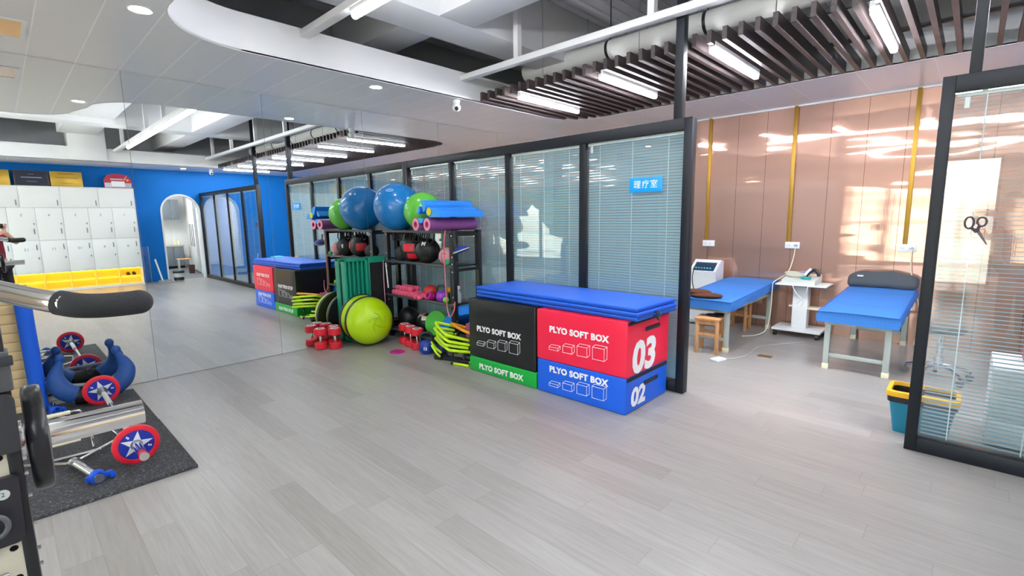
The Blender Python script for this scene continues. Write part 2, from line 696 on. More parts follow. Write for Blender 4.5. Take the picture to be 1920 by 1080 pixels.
# white trim lining the arch
b = B()
inn = [(-.94, 0)] + [(-.52 + .42 * math.cos(a), 1.84 + .43 * math.sin(a)) for a in [PI - PI * i / 24 for i in range(25)]] + [(-.10, 0)]
n = len(arch)
ring = []
for z in (-.012, .152):
    ring.append([b.bm.verts.new(yz @ Vector((p[0], p[1], z))) for p in arch])
    ring.append([b.bm.verts.new(yz @ Vector((p[0], p[1], z))) for p in inn])
for i in range(n - 1):
    for p, q in ((0, 1), (2, 3), (0, 2), (1, 3)):
        b.bm.faces.new((ring[p][i], ring[p][i + 1], ring[q][i + 1], ring[q][i]))
struct('trim_1', b, WHITE)

# front wall behind the camera with tall windows
WZ0, WZ1, WY = .28, 2.46, -7.5
xz = mat4((0, WY, 0), X, Z, -Y)
struct('wall_front', B().holed([(-.008, 0), (XB, 0), (XB, 4.15), (-.008, 4.15)], [[(a, WZ0), (c, WZ0), (c, WZ1), (a, WZ1)] for a, c in ((2.8, 6.06), (6.55, 9.25))], 0, .1, mt=xz),
       M('tan_wall_paint', 'c9b9a0', .6))
for k, (x0, x1) in enumerate(WIN):
    wf = struct('window_%d' % (k + 1), B().holed([(x0, WZ0), (x1, WZ0), (x1, WZ1), (x0, WZ1)], [[(x0 + .04, WZ0 + .04), (x1 - .04, WZ0 + .04), (x1 - .04, WZ1 - .04), (x0 + .04, WZ1 - .04)]], .02, .08, mt=xz), FRAME)
    obj('pane', B().box((x0 + .04, WY - .055, WZ0 + .04), (x1 - .04, WY - .05, WZ1 - .04)), WPANE, wf)
# outside, seen only as reflections in the panes
struct('ground', B().box((-30, -40, -.35), (40, -7.7, -.3)), M('paving', 'd8ccb6', .8, vary=.08, bscale=2))
LEAF = M('leaf_green', '3f5a2c', .8, bump=.6, bscale=9, vary=.35)
BARK = M('bark', '5a4a3a', .9)
rr = random.Random(11)
for k, (x, y) in enumerate([(8.2, -14.5), (11.9, -13.6), (15.6, -14.8), (19.3, -13.9), (23.0, -15.0), (26.7, -14.2)]):
    t = thing('tree', 'dense green tree outside the windows, %s, showing only as a reflection' % ['nearest the gym', 'second along', 'third along', 'fourth along', 'fifth along', 'last along'][k], 'tree', (x, y, -.3), group='trees outside the windows')
    b = B()
    for j in range(9):
        b.sphere((rr.uniform(-.8, .8), rr.uniform(-.8, .8), 1.5 + j * .38 + rr.uniform(-.2, .2)), rr.uniform(.65, .95), u=12, v=9)
    for v in b.bm.verts:
        v.co += Vector((rr.uniform(-.12, .12), rr.uniform(-.12, .12), rr.uniform(-.12, .12)))
    obj('crown', b, LEAF, t)
    obj('trunk', B().cyl((0, 0, 0), (0, 0, 2.2), .16, .12), BARK, t)

# ---- suspended ceiling with its long rounded opening
OX, OY = 1.328, 1.97
hole = arc(OX + .5, OY - .5, .5, PI, PI / 2, 10) + arc(8.65 - .5, OY - .5, .5, PI / 2, 0, 10) + [(8.65, -6.2), (2.98, -6.2), (2.98, -3.75)] \
    + arc(2.98 - .55, -3.75, .55, 0, PI / 2, 6)[1:] + arc(OX + .62, -3.2 + .72, .62, -PI / 2 + .12, -PI, 12)
b = B().holed([(-.008, -7.5), (XB, -7.5), (XB, 3.25), (-.008, 3.25)], [hole], HC, HC + .012)
struct('ceiling', b, CEIL, smooth=20)
# upstand round the opening
b = B()
hv = [Vector((x, y, 0)) for x, y in hole]
n = len(hv)
cx = Vector((sum(v.x for v in hv) / n, sum(v.y for v in hv) / n, 0))
nr = []
for i in range(n):
    t = hv[(i + 1) % n] - hv[i - 1]
    nr.append(Vector((t.y, -t.x, 0)).normalized() * .012)
sgn = 1
a0 = [b.bm.verts.new(hv[i] + Vector((0, 0, HC - .004))) for i in range(n)]
a1 = [b.bm.verts.new(hv[i] + Vector((0, 0, HC + .30))) for i in range(n)]
c0 = [b.bm.verts.new(hv[i] - nr[i] + Vector((0, 0, HC - .004))) for i in range(n)]
c1 = [b.bm.verts.new(hv[i] - nr[i] + Vector((0, 0, HC + .30))) for i in range(n)]
for i in range(n):
    j = (i + 1) % n
    for p, q in ((a0, a1), (c0, c1), (a0, c0), (a1, c1)):
        b.bm.faces.new((p[i], p[j], q[j], q[i]))
struct('trim_2', b, WHITE, smooth=50)
struct('trim_3', B().box((2.0, 3.225, HC - .02), (XB, 3.25, HC)), WHITE)

# ---- roof above: slab, beams
b = B().box((-.15, -7.6, 4.0), (XB + .1, 3.45, 4.15))
for k in range(60):
    x = .1 + k * .165
    b.box((x, -7.5, 3.975), (x + .07, 3.2, 4.0))
struct('ceiling_roof', b, ROOFM)
BEAMY = [(1.57, 2.04, 3.40), (6.2, 6.65, 3.40)]
for i, (x0, x1, z) in enumerate(BEAMY):
    tag(obj('roof_beam', B().box((x0, -7.5, z), (x1, 3.25, 4.0), .01), WHITE), ['white roof beam crossing the ceiling opening beside the mirror side fascia',
        'white roof beam crossing the ceiling opening above the photographer'][i], 'beam', 'white roof beams')
for i, (y0, y1) in enumerate([(-1.0, -.58), (-4.3, -3.85)]):
    tag(obj('roof_beam', B().box((.0, y0, 3.48), (1.57, y1, 4.0), .01).box((2.04, y0, 3.4), (6.2, y1, 4.0), .01).box((6.65, y0, 3.4), (9.8, y1, 4.0), .01), WHITE),
        ['white cross beam above the ceiling opening, meeting the long beam near the slats', 'white cross beam above the far left part of the ceiling opening'][i], 'beam', 'white roof beams')

tag(obj('roof_beam', B().box((2.04, -2.9, 3.5), (6.2, -2.25, 4.0), .01).box((6.65, -2.9, 3.5), (8.6, -2.25, 4.0), .01).box((8.6, -2.75, 2.95), (9.1, -2.1, 4.0), .01), WHITE),
    'broad white beam with a dropped end over the lockers, seen in the mirror', 'beam', 'white roof beams')
# pale insulated pipe with black straps over the slats
t = thing('ceiling_pipe', 'pale insulated pipe with black straps running above the wooden ceiling slats', 'pipe', (1.4, 1.0, 3.42))
obj('pipe', B().cyl((1.35, 1.0, 3.42), (8.6, 1.0, 3.42), .105, n=24), M('pipe_wrap', 'd8d8d2', .6, bump=.2, bscale=8), t, world=True)
for x in (2.6, 3.7, 4.8, 5.9, 7.0, 8.1):
    obj('strap', B().cyl((x, 1.0, 3.42), (x + .03, 1.0, 3.42), .111, n=24).cyl((x + .015, 1.0, 3.53), (x + .015, 1.0, 4.0), .006, n=6), BLACK, t, world=True)

# ---- wooden slats hung inside the opening
t = thing('slat_ceiling', 'hanging grille of dark wooden slats over the glass partition', 'slats', (5.0, 1.0, HC))
for k in range(59):
    x = 1.42 + k * .122
    y1 = OY - .03
    if x < OX + .5:
        y1 = OY - .5 + math.sqrt(max(.0, .25 - (OX + .5 - x) ** 2)) - .03
    if x > 8.15:
        y1 = OY - .5 + math.sqrt(max(.0, .25 - (x - 8.15) ** 2)) - .03
    obj('slat', B().box((x - .018, .10, HC - .005), (x + .018, y1, HC + .095)), SLATM, t, world=True, smooth=0)
for y in (.42, 1.3):
    obj('runner', B().box((1.36, y - .02, HC + .096), (8.6, y + .02, HC + .125)), BLACK, t, world=True)
    for x in (2.1, 3.3, 4.5, 5.7, 6.9, 8.1):
        obj('hanger_rod', B().cyl((x, y, HC + .12), (x, y, 4.0), .004, n=6), STEEL, t, world=True)
ORD = ['nearest the mirror', 'second from the mirror', 'third from the mirror', 'fourth from the mirror', 'fifth from the mirror', 'sixth from the mirror', 'nearest the blue wall']
for k in range(7):
    x = 1.945 + k * 1.0765
    t = thing('slat_lamp', 'white linear lamp between the dark ceiling slats, ' + ORD[k], 'lamp', (x, .75, HC - .045), group='linear lamps in the slat ceiling')
    obj('housing', B().box((-.028, -.565, .012), (.028, .565, .075), .005), WHITEG, t)
    obj('diffuser', B().box((-.024, -.56, -.014), (.024, .56, .013), .011), LEDS, t)

# ---- white rails and LED tubes
def rail(y, z, label, lamps, hx):
    t = thing('ceiling_rail', label, 'rail', (1.34, y, z))
    obj('rail', B().box((OX if y > -3 else 3.0, y - .04, z - .03), (8.63, y + .04, z + .03), .004), WHITE, t, world=True)
    for x in hx:
        obj('hanger', B().box((x - .03, y - .03, z + .03), (x + .03, y + .03, 4.0)), WHITE, t, world=True)
    for k, (x0, x1) in enumerate(lamps):
        q = thing('tube_lamp', 'glowing white tube lamp under the %s, %s' % (label.split(' carrying')[0], ['end nearest the mirror', 'second from its mirror end', 'third from its mirror end', 'end nearest the lockers'][k]), 'lamp', ((x0 + x1) / 2, y, z - .07), group='white tube lamps under the ceiling rails')
        L2 = (x1 - x0) / 2
        obj('diffuser', B().cyl((-L2 + .02, 0, -.012), (L2 - .02, 0, -.012), .028, n=20), LED, q)
        obj('housing', B().box((-L2, -.03, .012), (L2, .03, .04), .004), WHITEG, q)
seg = lambda x0, x1, n: [(x0 + (x1 - x0) * i / n, x0 + (x1 - x0) * (i + 1) / n - .012) for i in range(n)]
rail(-1.95, 3.185, 'white ceiling rail carrying tube lamps through the middle of the opening', seg(2.18, 7.12, 4), (3.9, 5.2, 7.6))
rail(-.107, 3.157, 'bare white ceiling rail along the front edge of the slats', [], (2.2, 3.71, 5.2, 6.7, 8.1))
rail(-4.9, 3.185, 'white ceiling rail carrying tube lamps near the windows', seg(3.3, 8.2, 4), (3.9, 6.0, 8.0))

# ---- downlights
for k, (x, y, lb) in enumerate([(1.716, -3.214, 'round recessed downlight in the white ceiling, in front of the big rounded corner'), (1.1, -1.115, 'round recessed downlight in the white ceiling strip near the camera dome'),
                                (9.2, -.517, 'round recessed downlight over the arched doorway'), (.9, -5.2, 'round recessed downlight near the window wall')]):
    t = thing('downlight', lb, 'lamp', (x, y, HC), group='recessed downlights')
    obj('trim_ring', B().lathe([(.052, -.001), (.066, -.006), (.07, 0), (.052, .012)], n=28), WHITEG, t)
    obj('lens', B().lathe([(0, -.003), (.052, -.003), (.052, .004)], n=28), SPOT, t)
# square panel fitting near the camera
t = thing('ceiling_panel_light', 'square unlit panel light in the white ceiling, warm reflected glow painted on', 'lamp', (.725, -3.95, HC))
obj('frame', B().holed([(-.225, -.235), (.225, -.235), (.225, .235), (-.225, .235)], [[(-.2, -.21), (.2, -.21), (.2, .21), (-.2, .21)]], -.008, .004), WHITEG, t)
obj('diffuser', B().box((-.2, -.21, -.005), (.2, .21, .002)), M('painted_glow_diffuser', 'eec29a', .12), t)  # warm reflection of the locker lights painted into the base colour

# ---- security cameras
def dome(x, y, lb, rz):
    t = thing('security_camera', lb, 'camera', (x, y, HC), rz, 'white dome cameras')
    obj('base', B().lathe([(0, 0), (.045, 0), (.047, -.012), (.042, -.03), (.038, -.05), (0, -.052)]), WHITEG, t)
    h = obj('head', B().sphere((0, 0, -.085), .05), WHITEG, t)
    obj('lens', B().sphere((0, -.03, -.098), .026), BLACK, h)
dome(1.235, -.13, 'small white dome camera under the ceiling edge by the slats', .9)
dome(9.1, .085, 'small white dome camera in front of the blue wall', -1.6)

# ---- mirror panels
EDG = [2.974, 1.763, .552, -.659, -1.87, -3.081, -4.292, -5.503]
MN = ['tall wall mirror panel in the treatment room corner behind the blinds', 'tall wall mirror panel behind the end of the glass partition', 'tall wall mirror panel running behind the equipment rack and partition', 'tall wall mirror panel behind the stacked red dumbbells', 'tall wall mirror panel in the middle of the bare floor stretch', 'tall wall mirror panel behind the barbell and blue roller', 'tall wall mirror panel beyond the squat rack']
for i in range(7):
    tag(obj('mirror_panel', B().box((-.006, EDG[i + 1] + .0018, .006), (0, EDG[i] - .0018, HC - .002)), MIRROR, smooth=0), MN[i], 'mirror', 'wall mirror panels')

# ---- glass partitions with blinds inside
def partition(root, x0, x1, mull, blinds, loc, tilt):
    """frame, mullions, panes and venetian blinds, in coordinates local to loc"""
    y0, y1 = -.05, .05
    ox = loc[0]
    L0, L1 = x0 - ox, x1 - ox
    e0, e1 = mull[0][1] - ox, mull[-1][0] - ox
    obj('top_rail', B().box((e0, y0, HP - .095), (e1, y1, HP), .003), FRAME, root)
    obj('bottom_rail', B().box((e0, y0, 0), (e1, y1, .095), .003), FRAME, root)
    for k, (a, c) in enumerate(mull):
        obj('end_post' if k in (0, len(mull) - 1) else 'mullion', B().box((a - ox, y0 + (.0 if k in (0, len(mull) - 1) else .012), .095 if k not in (0, len(mull) - 1) else 0), (c - ox, y1 - .012, HP - .095 if k not in (0, len(mull) - 1) else HP), .003), FRAME, root)
    for k in range(len(mull) - 1):
        a, c = mull[k][1] - ox, mull[k + 1][0] - ox
        obj('pane', B().box((a, -.024, .095), (c, -.019, HP - .095)), PANE, root)
        down = blinds[k]
        hr = B().box((a + .01, -.008, HP - .122), (c - .01, .022, HP - .096), .002)
        bl = obj('headrail', hr, WHITEG, root)
        obj('magnet_tab', B().box((a + .045, -.015, HP - .19), (a + .07, -.008, HP - .125), .002), WHITEG, bl)
        bb = B()
        z = HP - .135
        zend = .115 if down else HP - .20
        p = .0255 if down else .004
        while z > zend:
            mt = Matrix.Translation((0, .007, z)) @ Matrix.Rotation(tilt, 4, 'X')
            bb.box((a + .012, -.0115, -.0006), (c - .012, .0115, .0006), mt=mt)
            z -= p
        obj('blind_slats', bb, BLINDM, root, smooth=0)
        if down:
            sb = B()
            n = 3
            for s_ in range(n):
                xx = a + (c - a) * (.15 + .35 * s_)
                sb.box((xx - .003, -.0065, .105), (xx + .003, -.0055, HP - .12))
            obj('blind_cords', sb, M('blind_cord', 'd9e2e2', .6), root)
MUL = [(.0, .06), (.935, 1.01), (1.92, 1.992), (2.935, 3.008), (3.99, 4.062)]
t = thing('glass_partition', 'long dark framed glass partition with closed blinds behind the stacked soft boxes', 'partition', (2.0, 0, 0))
partition(t, 0, 4.062, MUL, [1, 1, 1, 1], (2.0, 0, 0), math.radians(64))
obj('support_post', B().box((3.885 - 2.0, -.03, HP), (3.955 - 2.0, .045, 4.0), .003), FRAME, t)
MUR = [(5.579, 5.64), (6.58, 6.64), (7.6, 7.66), (8.66, 8.72), (9.84, 9.895)]
t = thing('glass_partition', 'dark framed glass partition with open blinds and scissors hanging on it', 'partition', (7.5, 0, 0))
partition(t, 5.579, 9.895, MUR, [1, 1, 0, 0], (7.5, 0, 0), math.radians(4))
obj('support_post', B().box((5.69 - 7.5, -.03, HP), (5.745 - 7.5, .045, 4.0), .003), FRAME, t)

# room sign on the glass
t = thing('room_sign', 'bright blue room sign with white characters on the glass partition', 'sign', (3.647, -.028, 1.825))
obj('plate', B().box((-.159, -.006, -.064), (.159, 0, .064), .004), M('sign_blue', '009fee', .3), t)
text('characters', '理疗室', .074, face_negy(0, -.0068, 0), LINE, t, bold=.0, spacing=1.18)

# scissors hung on the right hand glass
t = thing('scissors', 'dark handled scissors hanging on the right glass partition', 'scissors', (5.80, -.032, 1.44))
loop = lambda cx, cz, rx, rz: [(cx + rx * math.cos(2 * PI * i / 18), 0, cz + rz * math.sin(2 * PI * i / 18)) for i in range(18)]
obj('handle', B().tube(loop(-.032, .045, .02, .034), .0055, closed=True).tube([(-.02, 0, .015), (.004, 0, -.012)], .008), M('scissor_handle', '3a2f45', .4), t)
obj('handle', B().tube(loop(.022, .05, .02, .026), .0055, closed=True).tube([(.014, 0, .024), (.002, 0, -.01)], .008), M('scissor_handle', '3a2f45', .4), t)
obj('blade', B().prism([(-.012, .012), (.012, .012), (.058, -.085), (.05, -.084)], -.001, .001, mt=mat4((0, 0, 0), X, Z, -Y)), M('dark_steel', '4a464c', .3, .8), t)
obj('hook', B().cyl((.0, .012, .03), (0, -.004, .03), .006), WHITEG, t)
# ================================================================ kitchenette behind the arch
KW = M('kitchen_white', 'f0f0ee', .5)
struct('floor_kitchen', B().box((XB + .1, -1.7, -.1), (15.0, 1.2, .0)), M('dark_grey_tile', '6a7076', .4))
struct('wall_kitchen_back', B().box((14.5, -1.7, 0), (14.6, 1.2, 2.9)), KW)
struct('wall_kitchen_left', B().box((XB + .14, -1.7, 0), (14.6, -1.6, 2.9)), KW)
struct('wall_kitchen_right', B().prism([(XB + .14, .0), (14.5, .62), (14.5, .72), (XB + .14, .1)], 0, 2.9), KW)
struct('ceiling_kitchen', B().box((XB + .14, -1.7, 2.9), (14.6, 1.2, 2.95)), KW)
t = thing('kitchen_light', 'white panel light in the kitchenette ceiling behind the arch', 'lamp', (12.2, -.6, 2.9))
obj('diffuser', B().box((-.6, -.3, -.014), (.6, .3, -.002), .004), KLED, t)
GC = M('grey_cabinet', '6f7880', .45)
t = thing('wall_cabinet', 'grey wall cabinet hanging over the kitchenette counter', 'cabinet', (14.2, .08, 1.67))
obj('body', B().box((-.30, -.24, 0), (.3, .24, .65), .004), GC, t)
for s in (-1, 1):
    d = obj('door', B().box((-.32, s * .12 - .115, .005), (-.301, s * .12 + .115, .645), .003), GC, t)
    obj('handle', B().box((-.335, s * .03 - .006, .03), (-.321, s * .03 + .006, .15), .002), STEEL, d)
t = thing('base_cabinet', 'dark grey kitchenette base cabinet with a pale worktop', 'cabinet', (14.2, .05, 0))
obj('body', B().box((-.3, -.29, .08), (.3, .29, .74), .004), GC, t)
obj('plinth', B().box((-.26, -.28, 0), (.28, .28, .08)), BLACKM, t)
obj('worktop', B().box((-.33, -.31, .74), (.3, .31, .785), .005), M('worktop_stone', 'b9b2a6', .3), t)
for s in (-1, 1):
    obj('door', B().box((-.318, s * .145 - .135, .09), (-.301, s * .145 + .135, .73), .003), GC, t)
t = thing('tap', 'chrome swan neck tap over the kitchenette counter', 'tap', (14.35, -.1, .785))
obj('spout', B().tube([(0, 0, 0), (0, 0, .2), (-.06, 0, .27), (-.13, 0, .24), (-.14, 0, .2)], .011, smooth=5), CHROME, t)
for k, (y, c) in enumerate([(.16, 'pale bottle on the kitchenette counter, next to the tap'), (.25, 'pale bottle on the kitchenette counter, nearest the white doors')]):
    t = thing('bottle', c, 'bottle', (14.15, y, .785), group='bottles on the kitchenette counter')
    obj('body', B().lathe([(0, 0), (.035, 0), (.037, .12), (.014, .16), (.014, .19), (0, .19)], n=16), CREAM, t)
    obj('cap', B().cyl((0, 0, .188), (0, 0, .215), .017, n=14), WHITEG, t)
t = thing('low_table', 'small wooden topped low table with pale legs in the kitchenette', 'table', (12.75, .06, 0), .1)
obj('tabletop', B().box((-.16, -.19, .36), (.16, .19, .39), .006), WOOD, t)
for sx in (-1, 1):
    for sy in (-1, 1):
        obj('leg', B().box((sx * .13 - .016, sy * .15 - .016, 0), (sx * .13 + .016, sy * .15 + .016, .36), .003), LGREY, t)
t = thing('waste_basket', 'small brown waste basket in the kitchenette', 'bin', (11.6, -.02, 0))
obj('body', B().lathe([(0, .004), (.085, 0), (.11, .26), (.114, .26), (.112, .252), (.09, .012), (0, .012)], n=4, mt=Matrix.Rotation(PI / 4, 4, 'Z')), M('brown_plastic', '5d3a34', .5), t)
t = thing('tall_cupboard', 'tall white cupboard along the kitchenette wall', 'cupboard', (12.0, .22, 0), .138)
obj('body', B().box((-.65, .0, .05), (.65, .05, 2.3), .004), KW, t)
for k in range(3):
    d = obj('door', B().box((-.64 + k * .43, -.018, .06), (-.22 + k * .43, -.001, 2.28), .004), WHITEG, t)
    obj('handle', B().box((-.26 + k * .43, -.034, .8), (-.245 + k * .43, -.019, 1.5), .002), M('dark_handle', '55504c', .4), d)

# switch on the arch edge
tag(obj('light_switch', B().box((XB - .012, -.035, 1.22), (XB - .0005, .012, 1.31), .003), WHITEG), 'white light switch on the blue wall right beside the arch', 'switch')

# ================================================================ lockers facing the mirror
LX = 9.55
LEDGE = [-1.57 - .452 * k for k in range(9)]       # door edges of the small columns
LW = M('locker_white', 'eef0ee', .35)
CUB = M('cubby_laminate', 'f8e470', .5)
GAP = .0025
BIG = [-1.57, -1.57 - .678, -1.57 - 2 * .678, -1.57 - 3 * .678, -1.57 - 4 * .678, -1.57 - 5 * .678]
t = thing('locker_cabinet', 'white wall of numbered lockers with yellow lit shoe shelves, seen in the mirror', 'lockers', (LX, -3.4, 0))
b = B()
yR, yL = LEDGE[0], LEDGE[8]
b.box((LX + .0, yL, 2.39), (XB - .002, yR, 2.41)).box((LX, yR - .0, .0), (XB - .002, yR + .018, 2.41)).box((LX, yL - .018, 0), (XB - .002, yL, 2.41))
b.box((LX + .02, yL, .0), (XB - .002, yR, .05)).box((LX + .018, yL, .44), (XB - .002, yR, .46))
b.box((XB - .02, yL, .46), (XB - .002, yR, 2.39))
obj('carcass', b, LW, t, world=True)
b = B()
b.box((XB - .02, yL, .05), (XB - .002, yR, .44)).box((LX + .005, yL, .238), (XB - .02, yR, .254))
for k in range(1, 8):
    b.box((LX + .005, LEDGE[k] - .009, .05), (XB - .02, LEDGE[k] + .009, .44))
obj('shoe_shelves', b, CUB, t, world=True)
st = B()
for k in range(8):
    for z in (.436, .236):
        st.box((LX + .06, LEDGE[k + 1] + .03, z - .006), (LX + .075, LEDGE[k] - .03, z))
        st.box((XB - .05, LEDGE[k + 1] + .03, z - .006), (XB - .035, LEDGE[k] - .03, z))
obj('light_strip', st, STRIP, t, world=True)
HND = M('locker_handle', '8d9296', .35, .6)
KEY = M('key_lock', '70767a', .4, .6)
def locker_door(y1, y0, z0, z1, num, hz, nz, lz, fs=.085):
    d = obj('door', B().box((LX - .0, y0 + GAP, z0 + GAP), (LX + .018, y1 - GAP, z1 - GAP), .0015), LW, t, world=True)
    # the opening edge is on the far side as one faces the lockers; mirrored in the photo to the right
    hy = y1 - .055
    obj('handle', B().box((LX - .014, hy - .009, hz - .06), (LX - .0005, hy + .009, hz + .06), .003), HND, d)
    if num:
        text('number', num, fs, face_negx(LX - .0008, (y0 + y1) / 2, nz), HND, d)
        obj('lock', B().cyl((LX - .012, hy + .01, lz), (LX, hy + .01, lz), .012, n=14).box((LX - .03, hy + .005, lz - .03), (LX - .026, hy + .015, lz)), KEY, d)
for k in range(5):
    locker_door(BIG[k], BIG[k + 1], 1.93, 2.39, '', 2.04, 0, 0)
nums = ['1', '2', '3', '4', '5', '6', '7', '8']
for k in range(8):
    locker_door(LEDGE[k], LEDGE[k + 1], 1.19, 1.93, nums[k], 1.40, 1.76, 1.57)
    locker_door(LEDGE[k], LEDGE[k + 1], .455, 1.19, str(8 + k), 1.04, .99, .80)
# shoes in the last shelf
for k, y in enumerate((-1.72, -1.84)):
    q = thing('shoe', 'dark shoe on the lit yellow shelf under the lockers, ' + ['nearest the blue wall', 'beside its pair'][k], 'shoe', (LX + .17, y, .254), group='pair of shoes under the lockers')
    obj('sole', B().sphere((0, 0, .012), .05, (2.3, .8, .25)), BLACKM, q)
    obj('upper', B().sphere((.02, 0, .03), .05, (2.0, .75, .9)), M('shoe_dark', '40301c', .7), q)
# plaques standing on the lockers
def plaque(y0, y1, h, mat, lb, nm='plaque', lines=(), lm=None, frame=None):
    t = thing(nm, lb, 'plaque', (LX + .12, (y0 + y1) / 2, 2.41), group='plaques standing on the lockers')
    w2 = abs(y1 - y0) / 2
    tl = Matrix.Rotation(.10, 4, 'Y')
    if frame:
        obj('frame', B().box((-.012, -w2, 0), (.018, w2, h), .004, mt=tl), frame, t)
        obj('board', B().box((-.015, -w2 + .025, .025), (-.012, w2 - .025, h - .025), mt=tl), mat, t)
    else:
        obj('board', B().box((-.015, -w2, 0), (.01, w2, h), .006, mt=tl), mat, t)
    for z, l, th in lines:
        obj('engraved_line', B().box((-.0165, -l, z), (-.015, l, z + th), mt=tl), lm, t)
GP = M('gold_plaque', 'c9a23e', .35, .5)
GD = M('plaque_dark_print', '6b5320', .5)
plaque(-4.25, -3.69, .34, GP, 'gold plaque at the far left end of the locker top', lines=[(.2, .15, .02), (.12, .1, .012)], lm=M('plaque_red', 'b5442c', .5))
plaque(-3.63, -3.06, .345, M('black_plaque', '1d2236', .3), 'black framed plaque with pale lettering on the lockers', lines=[(.26, .05, .008), (.18, .17, .022), (.1, .08, .008)], lm=M('plaque_silver', '7d84a0', .4), frame=M('plaque_frame', '3a2a1c', .4))
plaque(-3.04, -2.48, .35, GP, 'gold plaque with fine dark lines beside the black framed one', lines=[(.29, .14, .012), (.2, .2, .01), (.08, .1, .008)], lm=GD)
t = thing('award_plate', 'red and silver award plate standing alone on the lockers', 'plaque', (LX + .12, -1.82, 2.41))
shape = [(-.27, 0), (.27, 0), (.27, .2), (.2, .31), (.1, .345), (-.1, .345), (-.2, .31), (-.27, .2)]
tl = Matrix.Rotation(.1, 4, 'Y')
obj('board', B().prism(shape, -.012, .012, mt=tl @ mat4((0, 0, 0), -Y, Z, -X)), M('award_red', 'b4203c', .35), t)
obj('silver_band', B().box((-.0145, -.26, .02), (-.0125, .26, .13), mt=tl).box((-.0145, -.14, .20), (-.0125, .1, .235), mt=tl).prism([(-.1, .2), (-.2, .33), (-.14, .2)], .0125, .0145, mt=tl @ mat4((0, 0, 0), -Y, Z, -X)), STEEL, t)
obj('label_panel', B().box((-.0165, -.13, .04), (-.0146, .13, .17), mt=tl), WHITEG, t)
obj('orange_dot', B().cyl((-.016, .19, .2), (-.0125, .19, .2), .03, mt=tl), ORANGE, t)
# acrylic panel, mop dustpan, bin by the arch
t = thing('acrylic_panel', 'clear acrylic panel standing against the end of the lockers', 'panel', (9.45, -1.48, 0), -.12)
obj('sheet', B().box((-.006, -.06, .0), (.0, .06, .95), .002), PANE, t)
obj('edge_strip', B().box((-.014, .06, 0), (.008, .07, .95), .002).box((-.014, -.07, 0), (.008, -.06, .95), .002), STEEL, t)
t = thing('dustpan', 'grey long handled dustpan on the floor by the blue wall', 'dustpan', (9.42, -1.12, 0))
obj('pan', B().box((-.14, -.14, 0), (.12, .14, .012), .004).box((.10, -.14, 0), (.12, .14, .07), .004).box((-.14, -.14, 0), (.12, -.128, .05), .003).box((-.14, .128, 0), (.12, .14, .05), .003), M('grey_plastic', '9aa09e', .5), t)
obj('handle', B().cyl((.11, -.05, .05), (.14, -.16, .62), .019, n=14), WHITEG, t)
t = thing('waste_bin', 'pale cylindrical waste bin with a dark liner beside the arch', 'bin', (9.55, -.80, 0))
obj('body', B().lathe([(0, .005), (.105, 0), (.128, .27), (.132, .27), (.128, .262), (.108, .012), (0, .012)]), M('bin_grey', 'c3c8c6', .5), t)
obj('liner', B().lathe([(.134, .22), (.137, .272), (.13, .278), (.118, .2), (.114, .03), (0, .03)]), BLACK, t)
# ================================================================ soft plyo boxes and folding mats by the partition
def icons(parent, x0, zb, W, yy):
    """row of four line-drawn boxes, flat to thick, W wide in all"""
    b = B()
    def ln(p, q):
        b.cyl((p[0], yy, p[1]), (q[0], yy, q[1]), .0019, n=5)
    for f, wd, h in ((0, .16, .04), (.25, .16, .095), (.50, .165, .135), (.755, .185, .165)):
        x = x0 + f * W
        w_, h_, d = wd * W, h * W, .045 * W
        P = [(x, zb), (x + w_, zb), (x + w_, zb + h_), (x, zb + h_)]
        for i in range(4):
            ln(P[i], P[(i + 1) % 4])
        Q = [(x + w_ + d, zb + d * .9), (x + w_ + d, zb + h_ + d * .9), (x + d, zb + h_ + d * .9)]
        ln(P[1], Q[0]); ln(Q[0], Q[1]); ln(Q[1], P[2]); ln(Q[1], Q[2]); ln(Q[2], P[3])
    return obj('box_icons', b, LINE, parent, world=True)

def softbox(lb, x0, x1, y0, y1, z0, z1, mat, tz=None, iz=None, ts=.073, tx=-.01, num=None, nsz=.3, ny=0, nz=0, strap=True):
    t = thing('soft_plyo_box', lb, 'plyo box', ((x0 + x1) / 2, (y0 + y1) / 2, z0), group='stacked soft plyo boxes')
    b = B()
    b.box((x0, y0, z0 + .001), (x1, y1, z1), .012, seg=3)
    # gentle sag and bulge of the vinyl cover
    bmesh.ops.subdivide_edges(b.bm, edges=[e for e in b.bm.edges if e.calc_length() > .2], cuts=5, use_grid_fill=True)
    for v in b.bm.verts:
        u, w_, q = [(c - a) / (d - a) for c, a, d in zip(v.co, (x0, y0, z0), (x1, y1, z1))]
        k = 16 * u * (1 - u) * w_ * (1 - w_)
        if q > .98:
            v.co.z -= .006 * k
    obj('cover', b, mat, t, world=True)
    yf = y0 - .0025
    cx = (x0 + x1) / 2
    if tz:
        text('lettering', 'PLYO SOFT BOX', ts, face_negy(cx + tx, yf, tz), LINE, t, bold=.0042 * ts / .088, world=True, spacing=1.06, xs=1.05)
    if iz:
        icons(t, cx + tx - .302, iz, .60, yf)
    if strap:
        obj('velcro_strip', B().box((x1, y0 + .015, z1 - .035), (x1 + .003, y1 - .015, z1 - .004), .001), BLACKM, t, world=True)
        obj('carry_handle', B().box((x1 + .001, -.52, z1 - .12), (x1 + .008, -.28, z1 - .085), .003), BLACK, t, world=True)
    if num:
        text('number', num, nsz, face_posx(x1 + .0035, ny, nz), LINE, t, bold=.013 * nsz / .3, world=True, xs=1.12, shear=.1)
softbox('thin green soft plyo box under the black one', 2.111, 3.02, -.802, -.10, 0, .15, GREENV, tz=.066, strap=False, tx=-.008)
softbox('tall black soft plyo box with white lettering on a green base', 2.108, 3.008, -.795, -.10, .15, .752, BLACKV, tz=.452, iz=.28, strap=False, tx=-.03)
